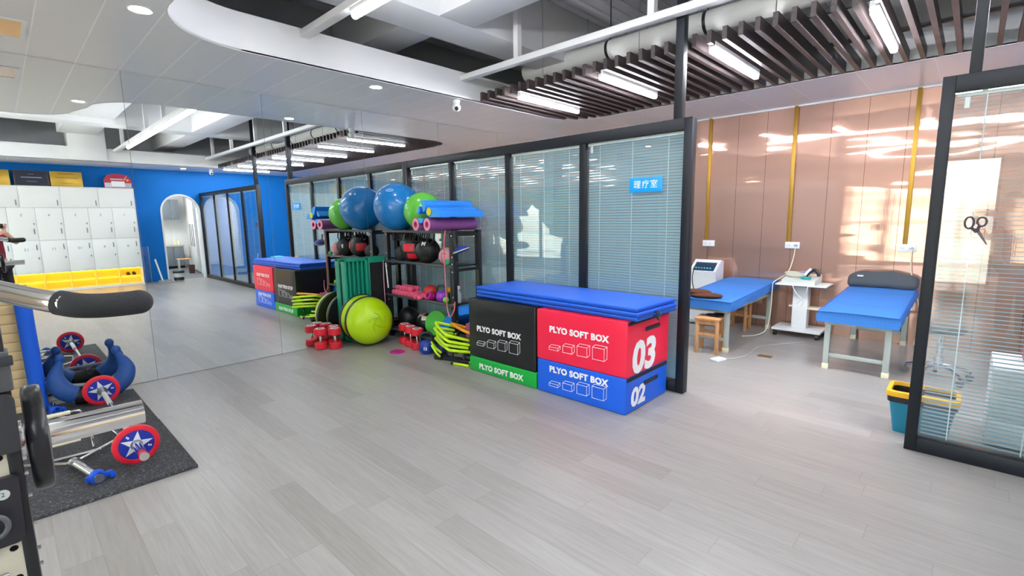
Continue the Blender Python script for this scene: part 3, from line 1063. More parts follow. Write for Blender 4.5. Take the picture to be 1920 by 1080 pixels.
softbox('blue soft plyo box numbered 02 at the bottom', 3.034, 3.935, -.802, -.10, 0, .30, BLUEV, tz=.228, iz=.075, num='02', nsz=.205, ny=-.612, nz=.113)
softbox('red soft plyo box numbered 03 on the blue box', 3.030, 3.94, -.802, -.10, .30, .752, RED, tz=.587, iz=.405, num='03', nsz=.345, ny=-.536, nz=.43)
# white round sticker on the black box side that faces the red box is out of sight

# three folded blue mats
for k in range(3):
    z = .755 + k * .036
    dx, dy = [(0, 0), (.012, -.008), (-.006, .004)][k]
    t = thing('folding_mat', 'blue vinyl exercise mat on the soft boxes, ' + ['bottom of its stack of three', 'middle of its stack of three', 'topmost of its stack of three'][k], 'mat', (3.07 + dx, -.42 + dy, z), -.035, 'stacked blue exercise mats')
    b = B().box((-.94, -.31, 0), (.94, .31, .034), .012, seg=3)
    obj('cover', b, MATB, t)
    obj('seam', B().box((-.935, -.3125, .015), (.935, -.309, .019)).box((.939, -.31, .015), (.9425, .31, .019)), M('mat_seam', '123f96', .5), t)
    if k < 2:
        obj('carry_strap', B().tube([(.94, -.06, .017), (.965, -.065, .0), (.968, -.02, -.025), (.94, -.01, .015)], .006, n=8, smooth=4), BLACK, t)
# ================================================================ storage rack in the corner
t = thing('storage_rack', 'black steel storage rack of four shelves between mirror and soft boxes', 'rack', (.8, -.3, 0))
RX0, RX1, RY0, RY1 = .15, 1.56, -.52, -.08
BOLT = M('bolt_head', 'd8d8d8', .3, .8)
for x in (RX0, RX1 - .07):
    for y in (RY0, RY1 - .05):
        p = obj('post', B().box((x, y, 0), (x + .07, y + .05, 1.42), .004), BLACK, t, world=True)
        if y == RY0:
            for z in (.14, .5, .58, .66, .95, 1.04, 1.12, 1.36):
                obj('bolt', B().cyl((x + .045, y - .004, z), (x + .045, y + .001, z), .009, n=10), BOLT, p)
for z in (.10, .565, 1.015, 1.405):
    s = obj('shelf', B().box((RX0 + .07, RY0 + .02, z - .02), (RX1 - .07, RY1 - .02, z), .002), BLACK, t, world=True)
    obj('front_bar', B().box((RX0 - .02, RY0 - .012, z - .016), (RX1 - .02, RY0 + .02, z + .012), .003), M('rack_edge', '4a4d52', .35), s)
for x in (RX0, RX1 - .07):
    for z in (.06, .98, 1.385):
        obj('side_brace', B().box((x + .01, RY0 + .05, z - .03), (x + .06, RY1 - .05, z)), BLACK, t, world=True)

# ---- gym balls
def ribbed_ball(nm, lb, c, r, mat, logo=False):
    t = thing(nm, lb, 'gym ball', c)
    b = B()
    pr = []
    for i in range(49):
        a = -PI / 2 + PI * i / 48
        rr = r * (1 + .0035 * math.cos(a * 44) * (abs(a) < 1.1))
        pr.append((max(0, rr * math.cos(a)) if 0 < i < 48 else 0, rr * math.sin(a)))
    b.lathe(pr, mt=mat4(rot=(.5, .35, 0)), n=56)
    obj('ball', b, mat, t, smooth=60)
    if logo:
        n = Vector((.42, -.62, .66)).normalized()
        xx = Vector((.83, .56, 0)).normalized()
        yy = n.cross(xx)
        bb = B()
        el = lambda a, c_: [(a * math.cos(2 * PI * i / 20), c_ * math.sin(2 * PI * i / 20)) for i in range(20)]
        bb.holed(el(.05, .024), [el(.042, .018)], 0, .001)
        bb.holed(el(.03, .010), [el(.024, .006)], 0, .001)
        for v in bb.bm.verts:
            p = n * r + xx * v.co.x + yy * v.co.y
            v.co = p.normalized() * (r + .002 + v.co.z)
        obj('logo', bb, M('ball_logo', 'a9cfe6', .4), t)
    obj('plug', B().cyl((0, 0, 0), (0, 0, .004), .012, mt=Matrix.Translation(Vector((-.5, -.6, .62)).normalized() * r) @ Vector((-.5, -.6, .62)).to_track_quat('Z', 'Y').to_matrix().to_4x4()), WHITEG, t)
ribbed_ball('gym_ball', 'large blue exercise ball on top of the black rack', (.435, -.48, 1.71), .298, GYMB, True)
ribbed_ball('gym_ball', 'smaller lime green exercise ball on top of the rack', (.955, -.47, 1.642), .228, GYMG)

# ---- foam rollers on the top shelf, lying front to back
def roller(nm, lb, x, z, r, kind, body, end, y0=-.75, y1=-.10, rot=0, dx=.06):
    t = thing(nm, lb, 'roller', (x, y0, z), group='foam rollers on the top shelf')
    L_ = y1 - y0
    ax = Vector((dx, L_, 0))
    q = ax.to_track_quat('Z', 'Y').to_matrix().to_4x4() @ Matrix.Rotation(rot, 4, 'Z')
    if kind == 'tube':
        obj('foam', B().lathe([(r * .52, 0), (r, 0), (r, L_), (r * .52, L_), (r * .52, 0)], mt=q, n=36), body, t)
        obj('end_ring', B().lathe([(r * .5, -.001), (r * .995, -.001), (r * .995, .002), (r * .5, .002)], mt=q, n=36), end, t)
        obj('core', B().lathe([(r * .5, .004), (r * .515, -.0015), (r * .38, -.0015), (r * .38, L_)], mt=q, n=30), M('magenta_core', 'cc3f78', .6), t)
    elif kind == 'full':
        obj('foam', B().lathe([(0, 0), (r, 0), (r, L_), (0, L_)], mt=q, n=36), body, t)
        obj('end_cap', B().lathe([(0, -.002), (r * .8, -.002), (r * .8, .002)], mt=q, n=36), end, t)
    else:
        half = [(r * math.cos(PI + PI * i / 18), r * math.sin(PI + PI * i / 18)) for i in range(19)]
        b = B().prism(half, 0, L_, mt=q)
        obj('foam', b, body, t)
        obj('end_face', B().prism([(x_ * .985, y_ * .985) for x_, y_ in half], -.0015, .001, mt=q), end, t)
PE = M('pink_foam_end', 'e79ab6', .7)
roller('foam_roller', 'purple foam roller with pink end, nearer the green ball, on the top shelf', 1.19, 1.492, .07, 'tube', PURPLE, PE)
roller('foam_roller', 'purple foam roller with pink end, nearer the rack post, on the top shelf', 1.40, 1.492, .07, 'tube', PURPLE, PE)
roller('half_roller', 'blue half round foam roller lying flat side up, lowest of the blue ones', 1.525, 1.572, .082, 'half', FOAMB, FOAML, rot=PI, dx=.03)
roller('foam_roller', 'blue foam roller with a yellow end on the top shelf', 1.445, 1.632, .054, 'full', FOAMB, M('yellow_foam_end', 'e3da2e', .7), dx=.03)
roller('half_roller', 'blue half round foam roller tilted on top of the pile', 1.325, 1.69, .07, 'half', FOAMB, FOAML, rot=PI + 1.15, dx=.05)
roller('half_roller', 'blue half round foam roller with its dome up over the pink tubes', 1.29, 1.562, .056, 'half', FOAMB, FOAML, rot=0, dx=.05)
roller('half_roller', 'blue half round foam roller nearest the green ball', 1.225, 1.655, .046, 'half', FOAMB, FOAML, rot=-.9, dx=.05, y0=-.74)

# ---- medicine balls on the second shelf
def medball(lb, c, r, mat, cat='medicine ball', group=None):
    t = thing('medicine_ball', lb, cat, c, group=group)
    obj('ball', B().sphere((0, 0, 0), r), mat, t)
    return t
def patch(t, r, n, w_, h_, mat, nm='panel', up=Z):
    """panel wrapped on a ball of radius r around direction n"""
    n = Vector(n).normalized()
    xx = Vector(up).cross(n).normalized()
    yy = n.cross(xx)
    b = B()
    G = 12
    g = [[b.bm.verts.new((n + xx * (w_ * (i / G - .5)) + yy * (h_ * (j / G - .5))).normalized() * (r + .003)) for j in range(G + 1)] for i in range(G + 1)]
    for i in range(G):
        for j in range(G):
            b.bm.faces.new((g[i][j], g[i + 1][j], g[i + 1][j + 1], g[i][j + 1]))
    return obj(nm, b, mat, t)
BB = M('black_leatherette', '1b1d20', .4)
t = medball('large black wall ball with red panels on the second shelf', (.655, -.40, 1.187), .17, BB)
patch(t, .17, (.45, -.85, .10), .95, .62, REDR, 'red_panel')
patch(t, .17, (.62, -.62, -.55), .9, .5, REDR, 'red_panel')
patch(t, .17, (-.85, -.5, -.1), 1.0, .7, REDR, 'red_panel')
t = medball('black medicine ball with white letter and finger hole on the second shelf', (.985, -.44, 1.17), .152, BB)
text('letter', 'M', .07, mat4(Vector((.42, -.72, .60)).normalized() * .154, Vector((.86, .5, 0)), Vector((-.3, .55, .78)), Vector((.42, -.72, .60)).normalized()), LINE, t, bold=.004)
patch(t, .152, (.62, -.78, -.08), .62, .6, M('ball_recess', '060607', .6), 'finger_hole')
patch(t, .152, (-.55, -.83, .05), .16, .35, LINE, 'white_mark')
t = medball('dark slam ball at the mirror end of the second shelf', (.375, -.40, 1.115), .10, M('dark_rubber', '303236', .7, bump=.3, bscale=60))
t = medball('small pale pink weighted ball by the right rack post', (1.33, -.42, 1.117), .102, PINKL)
patch(t, .102, (.5, -.8, .35), .5, .06, BLACKM, 'black_band')
patch(t, .102, (.2, -.95, -.2), .06, 1.6, BLACKM, 'black_band')
t = medball('tiny green ball in front of the pale pink ball', (1.42, -.50, 1.052), .035, M('green_rubber', '36b878', .5))

# ---- third shelf: pink dumbbells and small things
def hex_db(lb, c, rz, mat, r=.034, L_=.16, group='small pink dumbbells on the third shelf', scale=1):
    t = thing('dumbbell', lb, 'dumbbell', c, rz, group)
    for s in (-1, 1):
        obj('head', B().lathe([(0, -.03), (r * .8, -.03), (r, -.02), (r, .02), (r * .8, .03), (0, .03)], mt=mat4((0, s * (L_ / 2 - .03), 0), X, Z, -Y), n=14), mat, t)
    obj('grip', B().cyl((0, -L_ / 2 + .03, 0), (0, L_ / 2 - .03, 0), .014, n=12), mat, t)
    return t
d0 = None
front = [.265, .335, .405, .475, .545, .615, .685, .755]
for k, x in enumerate(front):
    lb = 'pink dumbbell in the front row of the third shelf, ' + ['nearest the mirror', 'second from the mirror', 'third from the mirror', 'fourth from the mirror', 'fifth from the mirror', 'sixth from the mirror', 'seventh from the mirror', 'nearest the red ball'][k]
    if d0 is None:
        d0 = hex_db(lb, (x, -.42, .601), 0, PINK)
    else:
        dup(d0, (x, -.42, .601), 0, lb)
for k, x in enumerate([.32, .39, .46, .53, .60]):
    dup(d0, (x, -.40, .663), 0, 'pink dumbbell lying on the front row, ' + ['nearest the mirror', 'second from the mirror', 'third from the mirror', 'fourth from the mirror', 'nearest the red ball'][k], scale=.95)
t = medball('small red rubber ball on the third shelf above the pink dumbbells', (.90, -.36, .65), .085, M('red_rubber_ball', 'c8332c', .45), 'ball')
for k, x in enumerate([.83, .91]):
    dup(d0, (x, -.49, .598), 0, 'small salmon pink dumbbell in front of the red ball, ' + ['nearer the mirror', 'nearer the magenta ring'][k], scale=.85)
t = thing('magenta_weight', 'magenta cup shaped weight on the third shelf beside the pink dumbbells', 'weight', (1.03, -.46, .567))
obj('body', B().lathe([(0, 0), (.045, 0), (.052, .04), (.05, .085), (.03, .085), (.026, .03), (0, .03)], mt=Matrix.Translation((0, 0, .05)) @ Matrix.Rotation(1.2, 4, 'X') @ Matrix.Translation((0, 0, -.04))), MAGENTA, t)
def kettlebell(nm, lb, c, r, mat, hm, num=None, rz=.6, flat=.05):
    t = thing(nm, lb, 'kettlebell', c, rz)
    obj('body', B().lathe([(0, 0), (r * .62, 0), (r * .9, r * .35), (r, r * .85), (r * .88, r * 1.4), (r * .5, r * 1.75), (0, r * 1.8)]), mat, t)
    k = r
    obj('handle', B().tube([(-k * .62, 0, k * 1.5), (-k * .78, 0, k * 2.1), (-k * .5, 0, k * 2.6), (0, 0, k * 2.72), (k * .5, 0, k * 2.6), (k * .78, 0, k * 2.1), (k * .62, 0, k * 1.5)], r * .19, n=12, smooth=4), hm, t)
    if num:
        text('number', num, r * .5, mat4((0, -r * 1.005, r * .82), X, Z, -Y), LINE, t, bold=.002)
    return t
kettlebell('kettlebell', 'small violet kettlebell with a black handle on the third shelf', (1.20, -.42, .567), .07, VIOLET, BLACK)
t = thing('spiky_ball', 'small yellow ball inside the kettlebell handle on the third shelf', 'ball', (1.23, -.33, .70))
obj('ball', B().sphere((0, 0, 0), .035), ORANGE, t)
obj('stand', B().cyl((0, 0, -.132), (0, 0, -.03), .012), BLACK, t)
t = thing('massage_ball', 'bright green massage ball at the right front of the third shelf', 'ball', (1.345, -.475, .605))
obj('ball', B().sphere((0, 0, 0), .037), M('green_ball', '5cd42e', .4), t)
t = thing('spray_bottle', 'white spray bottle at the right end of the third shelf', 'bottle', (1.43, -.36, .567))
obj('body', B().lathe([(0, 0), (.038, 0), (.04, .02), (.04, .11), (.018, .15), (.016, .165), (0, .165)], n=20), M('milky_plastic', 'b9c2c0', .35), t)
obj('trigger', B().box((-.035, -.014, .16), (.03, .014, .2), .006).box((-.045, -.008, .13), (-.032, .008, .175), .003), WHITEG, t)

# ---- bottom shelf
t = medball('black medicine ball on the bottom shelf nearest the mirror', (.36, -.33, .245), .145, BB)
t = medball('black and white patched medicine ball on the bottom shelf', (.74, -.33, .225), .125, BB)
patch(t, .125, (.5, -.6, .62), .55, .5, M('off_white_panel', 'd9d4cc', .5), 'white_panel')
patch(t, .125, (-.35, -.55, .75), .6, .5, M('off_white_panel', 'd9d4cc', .5), 'white_panel')
patch(t, .125, (.1, -.3, .95), .3, .9, M('tan_panel', 'c08a62', .5), 'tan_panel')
t = thing('balance_disc', 'green air cushion disc standing on edge on the bottom shelf', 'disc', (.99, -.36, .10))
obj('cushion', B().lathe([(0, -.02), (.09, -.028), (.15, -.02), (.165, 0), (.15, .02), (.09, .028), (0, .02)], mt=Matrix.Translation((0, 0, .16)) @ Matrix.Rotation(1.25, 4, 'X') @ Matrix.Rotation(.3, 4, 'Y')), M('green_disc', '54c84a', .4), t)
t = thing('foam_wedge', 'thick bright blue foam block leaning out of the bottom shelf', 'foam block', (1.33, -.30, .105))
obj('foam', B().box((-.24, -.15, -.065), (.24, .15, .065), .01, mt=Matrix.Translation((0, 0, .225)) @ Matrix.Rotation(-.72, 4, 'Y')), FOAMB, t)
for k in range(2):
    t = thing('yoga_brick', 'magenta pink foam brick beside the rack post, ' + ['lower', 'upper'][k], 'yoga block', (1.83, -.36, .21 + k * .085), .05, 'pink foam bricks beside the rack post')
    obj('foam', B().box((-.14, -.12, 0), (.14, .12, .078), .01), M('pink_brick', 'b8568e', .7), t)
t = thing('brick_crate', 'low black crate under the pink foam bricks', 'crate', (1.83, -.36, 0))
obj('body', B().box((-.16, -.15, 0), (.16, .15, .20), .01), BLACK, t)
t = thing('folded_mat', 'folded dark blue mat standing behind the rack post', 'mat', (1.75, -.16, 0))
obj('cover', B().box((-.18, -.06, 0), (.18, .06, .52), .012), M('navy_mat', '1b3b96', .5), t)

# ---- things hung on the right post
t = thing('balance_board', 'blue round balance pad with a pale yellow edge hung by a black strap', 'disc', (1.70, -.52, 1.20))
tl = Matrix.Rotation(-.28, 4, 'Y') @ Matrix.Rotation(.2, 4, 'X')
obj('pad', B().lathe([(0, -.02), (.075, -.018), (.095, -.004), (.095, -.002), (0, -.001)], mt=tl), M('pad_blue', '1f4fc0', .5), t)
obj('edge', B().lathe([(.0, -.002), (.096, -.002), (.097, .008), (0, .009)], mt=tl), M('pad_yellow', 'd9cf96', .6), t)
obj('top_pad', B().lathe([(0, .009), (.095, .009), (.085, .022), (.04, .05), (0, .055)], mt=tl), M('pad_navy', '23388c', .5), t)
obj('strap', B().box((-.09, -.012, .0), (-.04, -.008, .17), .001, mt=Matrix.Rotation(-.3, 4, 'Y')), BLACK, t)
t = thing('resistance_band', 'long pink resistance band hanging down the right rack post', 'band', (1.50, -.56, 1.40))
obj('band', B().tube([(1.48, -.555, 1.42), (1.455, -.56, 1.30), (1.45, -.56, 1.0), (1.46, -.56, .70), (1.475, -.56, .52), (1.53, -.57, .44), (1.59, -.56, .52), (1.60, -.55, .62)], .007, n=8, smooth=5), M('salmon_band', 'd9777f', .5), t, world=True)
t = thing('resistance_band', 'thin pink band hanging at the mirror end of the rack front', 'band', (.15, -.545, 1.01))
obj('band', B().tube([(.15, -.55, 1.02), (.15, -.555, .8), (.155, -.555, .45), (.16, -.555, .2)], .006, n=8, smooth=4), M('pale_pink_band', 'd8a0b8', .5), t, world=True)
t = thing('pull_rod', 'white metal rod hooked under the second shelf front', 'rod', (.20, -.545, .98))
obj('rod', B().cyl((.20, -.545, .99), (.235, -.545, .66), .009, n=10), WHITEG, t, world=True)
t = thing('jump_rope', 'tangle of black straps hanging under the top shelf', 'straps', (.72, -.4, 1.385))
b = B()
rr = random.Random(3)
for k in range(9):
    x = .35 + k * .09
    b.tube([(x, -.5, 1.38), (x + rr.uniform(-.03, .03), -.505, 1.31), (x + .05, -.5, 1.27 + rr.uniform(-.02, .03)), (x + .09 + rr.uniform(-.02, .02), -.49, 1.32), (x + .10, -.48, 1.38)], .008, n=6, smooth=3)
obj('straps', b, BLACKM, t, world=True)

# ================================================================ on the floor in front of the rack
# two aerobic steps standing on end against the mirror
def step(lb, loc, rz):
    t = thing('aerobic_step', lb, 'step', loc, rz, group='green aerobic steps standing on end')
    # local: +x is the tread side, -x the ribbed hollow underside; y width, z length
    W2 = .165
    b = B().box((.0, -W2, .0), (.03, W2, 1.065), .010)
    for y0, y1 in ((-W2, -W2 + .035), (W2 - .035, W2)):
        b.box((-.07, y0, 0), (.02, y1, 1.065), .008)
    for z0, z1 in ((0, .035), (1.03, 1.065)):
        b.box((-.07, -W2, z0), (.02, W2, z1), .008)
    obj('platform', b, TEALG, t)
    for k in range(4):
        y = -.090 + k * .060
        obj('rib', B().box((-.052, y - .012, .03), (.01, y + .012, 1.035), .005), TEALG, t)
    obj('tread', B().box((.029, -W2 + .02, .05), (.036, W2 - .02, 1.0), .003), M('black_tread', '141617', .85, bump=.3, bscale=120), t)
    return t
step('green aerobic step standing on end with its ribbed underside showing', (.055, -.925, 0), PI)
step('green aerobic step standing on end with its black tread showing', (.085, -.588, 0), 0)

# two half ball trainers leaning flat side to the mirror
def bosu(lb, loc, rz, tilt, r=.295, dh=.25):
    t = thing('half_ball_trainer', lb, 'balance trainer', loc, rz, 'yellow green half ball trainers')
    fr = Matrix.Translation((0, 0, r + .012)) @ Matrix.Rotation(PI / 2 - tilt, 4, 'Y')
    pr = [(r * math.cos(a) ** .9 if a < PI / 2 - .01 else 0, dh * math.sin(a)) for a in [PI / 2 * i / 20 for i in range(21)]]
    obj('dome', B().lathe(pr, mt=fr, n=56), LIME, t)
    obj('rim', B().lathe([(r - .02, -.035), (r + .006, -.03), (r + .014, -.012), (r + .01, .012), (r - .015, .016)], mt=fr, n=56), BLACK, t)
    obj('base', B().lathe([(0, -.03), (r * .6, -.036), (r, -.034)], mt=fr, n=56), M('bosu_base', '26282b', .5), t)
    # embossed swirl on the dome
    def on_dome(rad, ang):
        f = min(1, (rad / r)) ** (1 / .9)
        a = math.acos(max(-1, min(1, f)))
        return fr @ Vector((rad * math.cos(ang), rad * math.sin(ang), dh * math.sin(a) + .001))
    b = B()
    ctr = [on_dome(.045, 2 * PI * i / 16) for i in range(16)]
    b.tube(ctr, .006, n=6, closed=True)
    for k in range(5):
        b.tube([on_dome(.055 + .06 * j / 6, 2 * PI * k / 5 + .9 * j / 6) for j in range(7)], .006, n=6)
    obj('emboss', b, M('lime_emboss', 'a0c00c', .3), t)
    return t
bosu('lime half ball trainer leaning on the mirror, behind its twin', (.185, -.915, 0), -.05, .06, dh=.19)
bosu('lime half ball trainer with swirl emblem, front one of the pair', (.405, -.955, 0), -.08, .10)

# red dumbbells standing on end
NUMS = M('black_disc', '16161a', .4)
def red_db(lb, c, group, rz=0, r=.075, h=.255):
    t = thing('dumbbell', lb, 'dumbbell', c, rz, group)
    for nm, z in (('head', 0), ('head', h - .085)):
        o = obj(nm, B().lathe([(0, z), (r - .012, z), (r, z + .012), (r, z + .073), (r - .012, z + .085), (0, z + .085)], n=36), REDR, t)
        if z > 0:
            obj('end_ring', B().lathe([(.030, z + .0845), (.030, z + .0865), (.052, z + .0865), (.052, z + .0845)], n=36), LINE, o)
            obj('end_disc', B().lathe([(0, z + .086), (.031, z + .086), (.031, z + .084)], n=28), NUMS, o)
            text('number', '10', .03, mat4((0, 0, z + .0866), Vector((.72, .69, 0)), Vector((-.69, .72, 0)), Z), LINE, o)
    obj('handle', B().lathe([(.012, .08), (.0165, .11), (.0165, h - .115), (.012, h - .08)], n=20), CHROME, t)
    return t
red_db('upright red dumbbell beside the mirror, farthest from the half balls', (.125, -1.455, 0), 'upright red dumbbells by the mirror')
red_db('upright red dumbbell beside the mirror, touching the half ball side', (.235, -1.325, 0), 'upright red dumbbells by the mirror')
red_db('upright red dumbbell tucked behind the others next to the mirror', (.105, -1.27, 0), 'upright red dumbbells by the mirror')
red_db('upright red dumbbell in front of the rack, nearest the half balls', (.69, -.625, 0), 'upright red dumbbells before the rack')
red_db('upright red dumbbell in front of the rack, middle one', (.865, -.66, 0), 'upright red dumbbells before the rack')
red_db('upright red dumbbell in front of the rack, behind the kettlebell', (1.035, -.685, 0), 'upright red dumbbells before the rack')
kettlebell('kettlebell', 'dark blue kettlebell with black handle on the floor before the rack', (1.27, -.725, 0), .09, M('kettlebell_blue', '17389a', .4), BLACK, '12', rz=.75)
kettlebell('kettlebell', 'small navy kettlebell behind the blue one on the floor', (1.42, -.62, 0), .07, M('kettlebell_navy', '1c2f6c', .4), BLACK, rz=.3)
t = thing('sliding_disc', 'flat magenta sliding disc on the floor before the red dumbbells', 'disc', (.965, -.925, 0))
obj('disc', B().lathe([(0, .012), (.075, .012), (.088, .006), (.09, .0), (0, 0)], n=40), MAGENTA, t)

# folding agility hurdles in a heap
def hurdle(lb, loc, rz, tilt, w_=.50, h=.26, roll=0, col=YELLOWG):
    t = thing('agility_hurdle', lb, 'hurdle', loc, rz, 'fluorescent agility hurdles in a heap')
    q = Matrix.Translation((0, 0, .03)) @ Matrix.Rotation(roll, 4, 'Y') @ Matrix.Rotation(tilt, 4, 'X')
    pts = [(-w_ / 2, 0, 0), (-w_ / 2 + .015, 0, h * .75), (-w_ / 2 + .07, 0, h), (w_ / 2 - .07, 0, h), (w_ / 2 - .015, 0, h * .75), (w_ / 2, 0, 0)]
    obj('bar', B().tube([q @ Vector(p) for p in pts], .016, n=10, smooth=4), col, t)
    for s in (-1, 1):
        obj('foot', B().cyl(q @ Vector((s * w_ / 2, -.07, -.005)), q @ Vector((s * w_ / 2, .07, -.005)), .015, n=10), BLACK, t)
    return t
HL = [('topmost of the heap', (1.79, -.62, .27), -.42, 1.25, .10), ('second from the top of the heap', (1.80, -.63, .225), -.34, 1.3, .12), ('third from the top of the heap', (1.80, -.62, .185), -.48, 1.35, .08), ('lowest of the heap beside the black box', (1.82, -.62, .145), -.36, 1.38, .10)]
for nm, lc, rz, tl_, ro in HL:
    hurdle('fluorescent yellow agility hurdle, ' + nm, lc, rz, tl_, roll=ro)
hurdle('orange agility hurdle at the back of the heap', (1.93, -.50, .27), -.35, 1.2, col=ORANGE)
t = thing('hurdle_stand', 'black folding stand carrying the heap of hurdles', 'stand', (1.76, -.70, 0), .25)
obj('base', B().box((-.22, -.05, 0), (.2, .05, .035), .01), BLACK, t)
obj('foot', B().box((-.25, -.07, 0), (-.15, .07, .05), .01), BLACK, t)
obj('upright', B().cyl((-.05, 0, .03), (-.02, .02, .17), .015), BLACK, t)
obj('upright', B().cyl((.12, 0, .03), (.10, .02, .16), .015), BLACK, t)
for k, (lc, rz) in enumerate([((1.50, -.76, .105), -.30), ((1.54, -.80, .08), -.36), ((1.53, -.72, .15), -.25)]):
    t = thing('hurdle_bar', 'short fluorescent yellow bar leaning on the hurdle stand, ' + ['middle', 'lowest', 'topmost'][k], 'bar', lc, rz, 'short yellow bars by the hurdle stand')
    obj('bar', B().tube([(-.15, 0, .04), (0, 0, .0), (.14, 0, -.012)], .0125, n=10, smooth=4), YELLOWG, t)
    obj('black_stripe', B().box((-.13, -.002, .046), (.0, .002, .05), mt=Matrix.Rotation(.24, 4, 'Y')), BLACK, t)
for k, (x, y) in enumerate([(2.0, -.78), (2.02, -.66)]):
    t = thing('hurdle_tube', 'fluorescent yellow tube end with black cap lying by the green box, ' + ['nearer the room', 'nearer the glass'][k], 'bar', (x, y, .014), .25, 'tube ends by the green box')
    obj('bar', B().cyl((-.14, 0, 0), (.06, 0, 0), .0125), YELLOWG, t)
    obj('cap', B().cyl((-.17, 0, 0), (-.14, 0, 0), .0145), BLACK, t)
# ================================================================ treatment room behind the partition
QB = quilt_material('blue_bed_cover', '387fd2', '3378c9')
LEGM = M('bed_leg_paint', 'b4bdb6', .45)
def bed(lb, x, y):
    t = thing('treatment_bed', lb, 'bed', (x, y, 0), group='blue treatment beds')
    W2, L_ = .325, 1.74
    zf = lambda yy: .505 + .07 * yy / L_
    # draped cover: rounded block whose top rises a little towards the head
    b = B()
    nx, ny = 10, 24
    rr = random.Random(int(x * 10))
    pr = [(-W2, -.105), (-W2 - .004, -.05), (-W2 + .004, -.012), (-W2 + .018, 0)]
    sec = pr + [(-W2 + .018 + (2 * W2 - .036) * i / nx, .006 * math.sin(PI * i / nx)) for i in range(1, nx)] + [(-a, c) for a, c in reversed(pr)]
    rows = []
    for j in range(ny + 1):
        yy = L_ * j / ny
        row = []
        for k, (sx, sz) in enumerate(sec):
            e = 1.0
            z = .60 + .068 * yy / L_ + sz
            if sz < -.04:
                z += .008 * math.sin(yy * 9 + k) + rr.uniform(-.004, .004)
                sx += .005 * math.sin(yy * 14 + k) * (1 if sx > 0 else -1)
            row.append(b.bm.verts.new((sx, yy, z)))
        rows.append(row)
    for j in range(ny):
        for k in range(len(sec) - 1):
            b.bm.faces.new((rows[j][k], rows[j][k + 1], rows[j + 1][k + 1], rows[j + 1][k]))
    for row in (rows[0], rows[-1]):
        b.bm.faces.new(row)
    obj('cover', b, QB, t, smooth=50)
    pp = B().tube([(-W2 + .01, -.004, .596), (0, -.006, .604), (W2 - .01, -.004, .596)], .004, n=6, smooth=6)
    pp.tube([(W2 - .004, 0, .596), (W2 - .004, L_, .664)], .004, n=6).tube([(-W2 + .004, 0, .596), (-W2 + .004, L_, .664)], .004, n=6)
    obj('piping', pp, M('bed_piping', '1f62bd', .7), t)
    obj('frame', B().box((-.27, .07, .46), (.27, .12, .505), .004).box((-.27, L_ - .10, .52), (.27, L_ - .05, .57), .004).box((-.27, .1, .47), (-.22, L_ - .06, .51), .004).box((.22, .1, .47), (.27, L_ - .06, .51), .004), LEGM, t)
    for sx in (-1, 1):
        for yy in (.12, L_ - .06):
            lg = obj('leg', B().box((sx * .242 - .025, yy - .025, .0), (sx * .242 + .025, yy + .025, .50 + (.05 if yy > 1 else 0)), .004), LEGM, t)
            obj('foot_cap', B().box((sx * .242 - .029, yy - .029, 0), (sx * .242 + .029, yy + .029, .055), .004), CREAM, lg)
    for yy in (.12, L_ - .06):
        obj('crossbar', B().box((-.22, yy - .012, .125), (.22, yy + .012, .165), .003), LEGM, t)
    return t
bed('blue covered treatment bed with the brown cushion on its foot end', 3.615, 1.41)
bed('blue covered treatment bed with a dark grey pillow at its head', 5.06, 1.48)
bed('blue covered treatment bed seen only through the right glass partition', 6.62, 1.46)

# pillow leaning on the wall
t = thing('pillow', 'dark grey pillow at the head of the treatment bed', 'pillow', (5.055, 3.10, .665))
b = B().sphere((0, 0, 0), 1, (1, 1, 1), u=36, v=20)
for v in b.bm.verts:
    x, y, z = v.co
    s = lambda q: math.copysign(abs(q) ** .55, q)
    v.co = Vector((s(x) * .34, y * .075, s(z) * .105 + .1 - .02 * abs(x)))
    v.co.z += .006 * math.sin(v.co.x * 22)
for v in b.bm.verts:
    v.co = Matrix.Rotation(-.38, 4, 'X') @ v.co
obj('case', b, M('grey_pillow', '4d5156', .9, bump=.3, bscale=9), t, smooth=70)
obj('label_tag', B().box((-.235, -.05, .13), (-.175, -.046, .148)), WHITEG, t)
# brown neck cushion
t = thing('cushion', 'dark brown folded plush cushion on the foot of the treatment bed', 'cushion', (3.56, 1.52, .605), .25)
obj('lower_lobe', B().sphere((.06, -.02, .032), .15, (1.15, .62, .22)), BROWN, t)
obj('upper_lobe', B().sphere((-.05, .04, .06), .14, (1.1, .62, .24)), BROWN, t)

# wooden stools
def stool(lb, x, y, rz):
    t = thing('wooden_stool', lb, 'stool', (x, y, 0), rz, 'small pine stools by the treatment bed')
    obj('seat', B().box((-.135, -.135, .385), (.135, .135, .41), .006), WOOD, t)
    obj('apron', B().box((-.115, -.118, .335), (.115, -.1, .384), .003).box((-.115, .1, .335), (.115, .118, .384), .003), WOOD, t)
    for sx in (-1, 1):
        for sy in (-1, 1):
            obj('leg', B().box((sx * .108 - .018, sy * .108 - .018, 0), (sx * .108 + .018, sy * .108 + .018, .385), .003), WOOD, t)
    obj('stretcher', B().box((-.1, -.116, .20), (.1, -.100, .235), .002), WOOD, t)
    obj('stretcher', B().box((-.1, .1, .20), (.1, .116, .235), .002), WOOD, t)
    obj('stretcher', B().box((-.116, -.1, .17), (-.1, .1, .2), .002), WOOD, t)
    obj('stretcher', B().box((.1, -.1, .17), (.116, .1, .2), .002), WOOD, t)
stool('small pine stool in front of the bed with the brown cushion', 3.70, 1.445, .12)
stool('small pine stool pushed far under the bed', 3.56, 2.84, .05)
t = thing('cap', 'dark folded cloth lying on the front pine stool', 'cloth', (3.72, 1.50, .411))
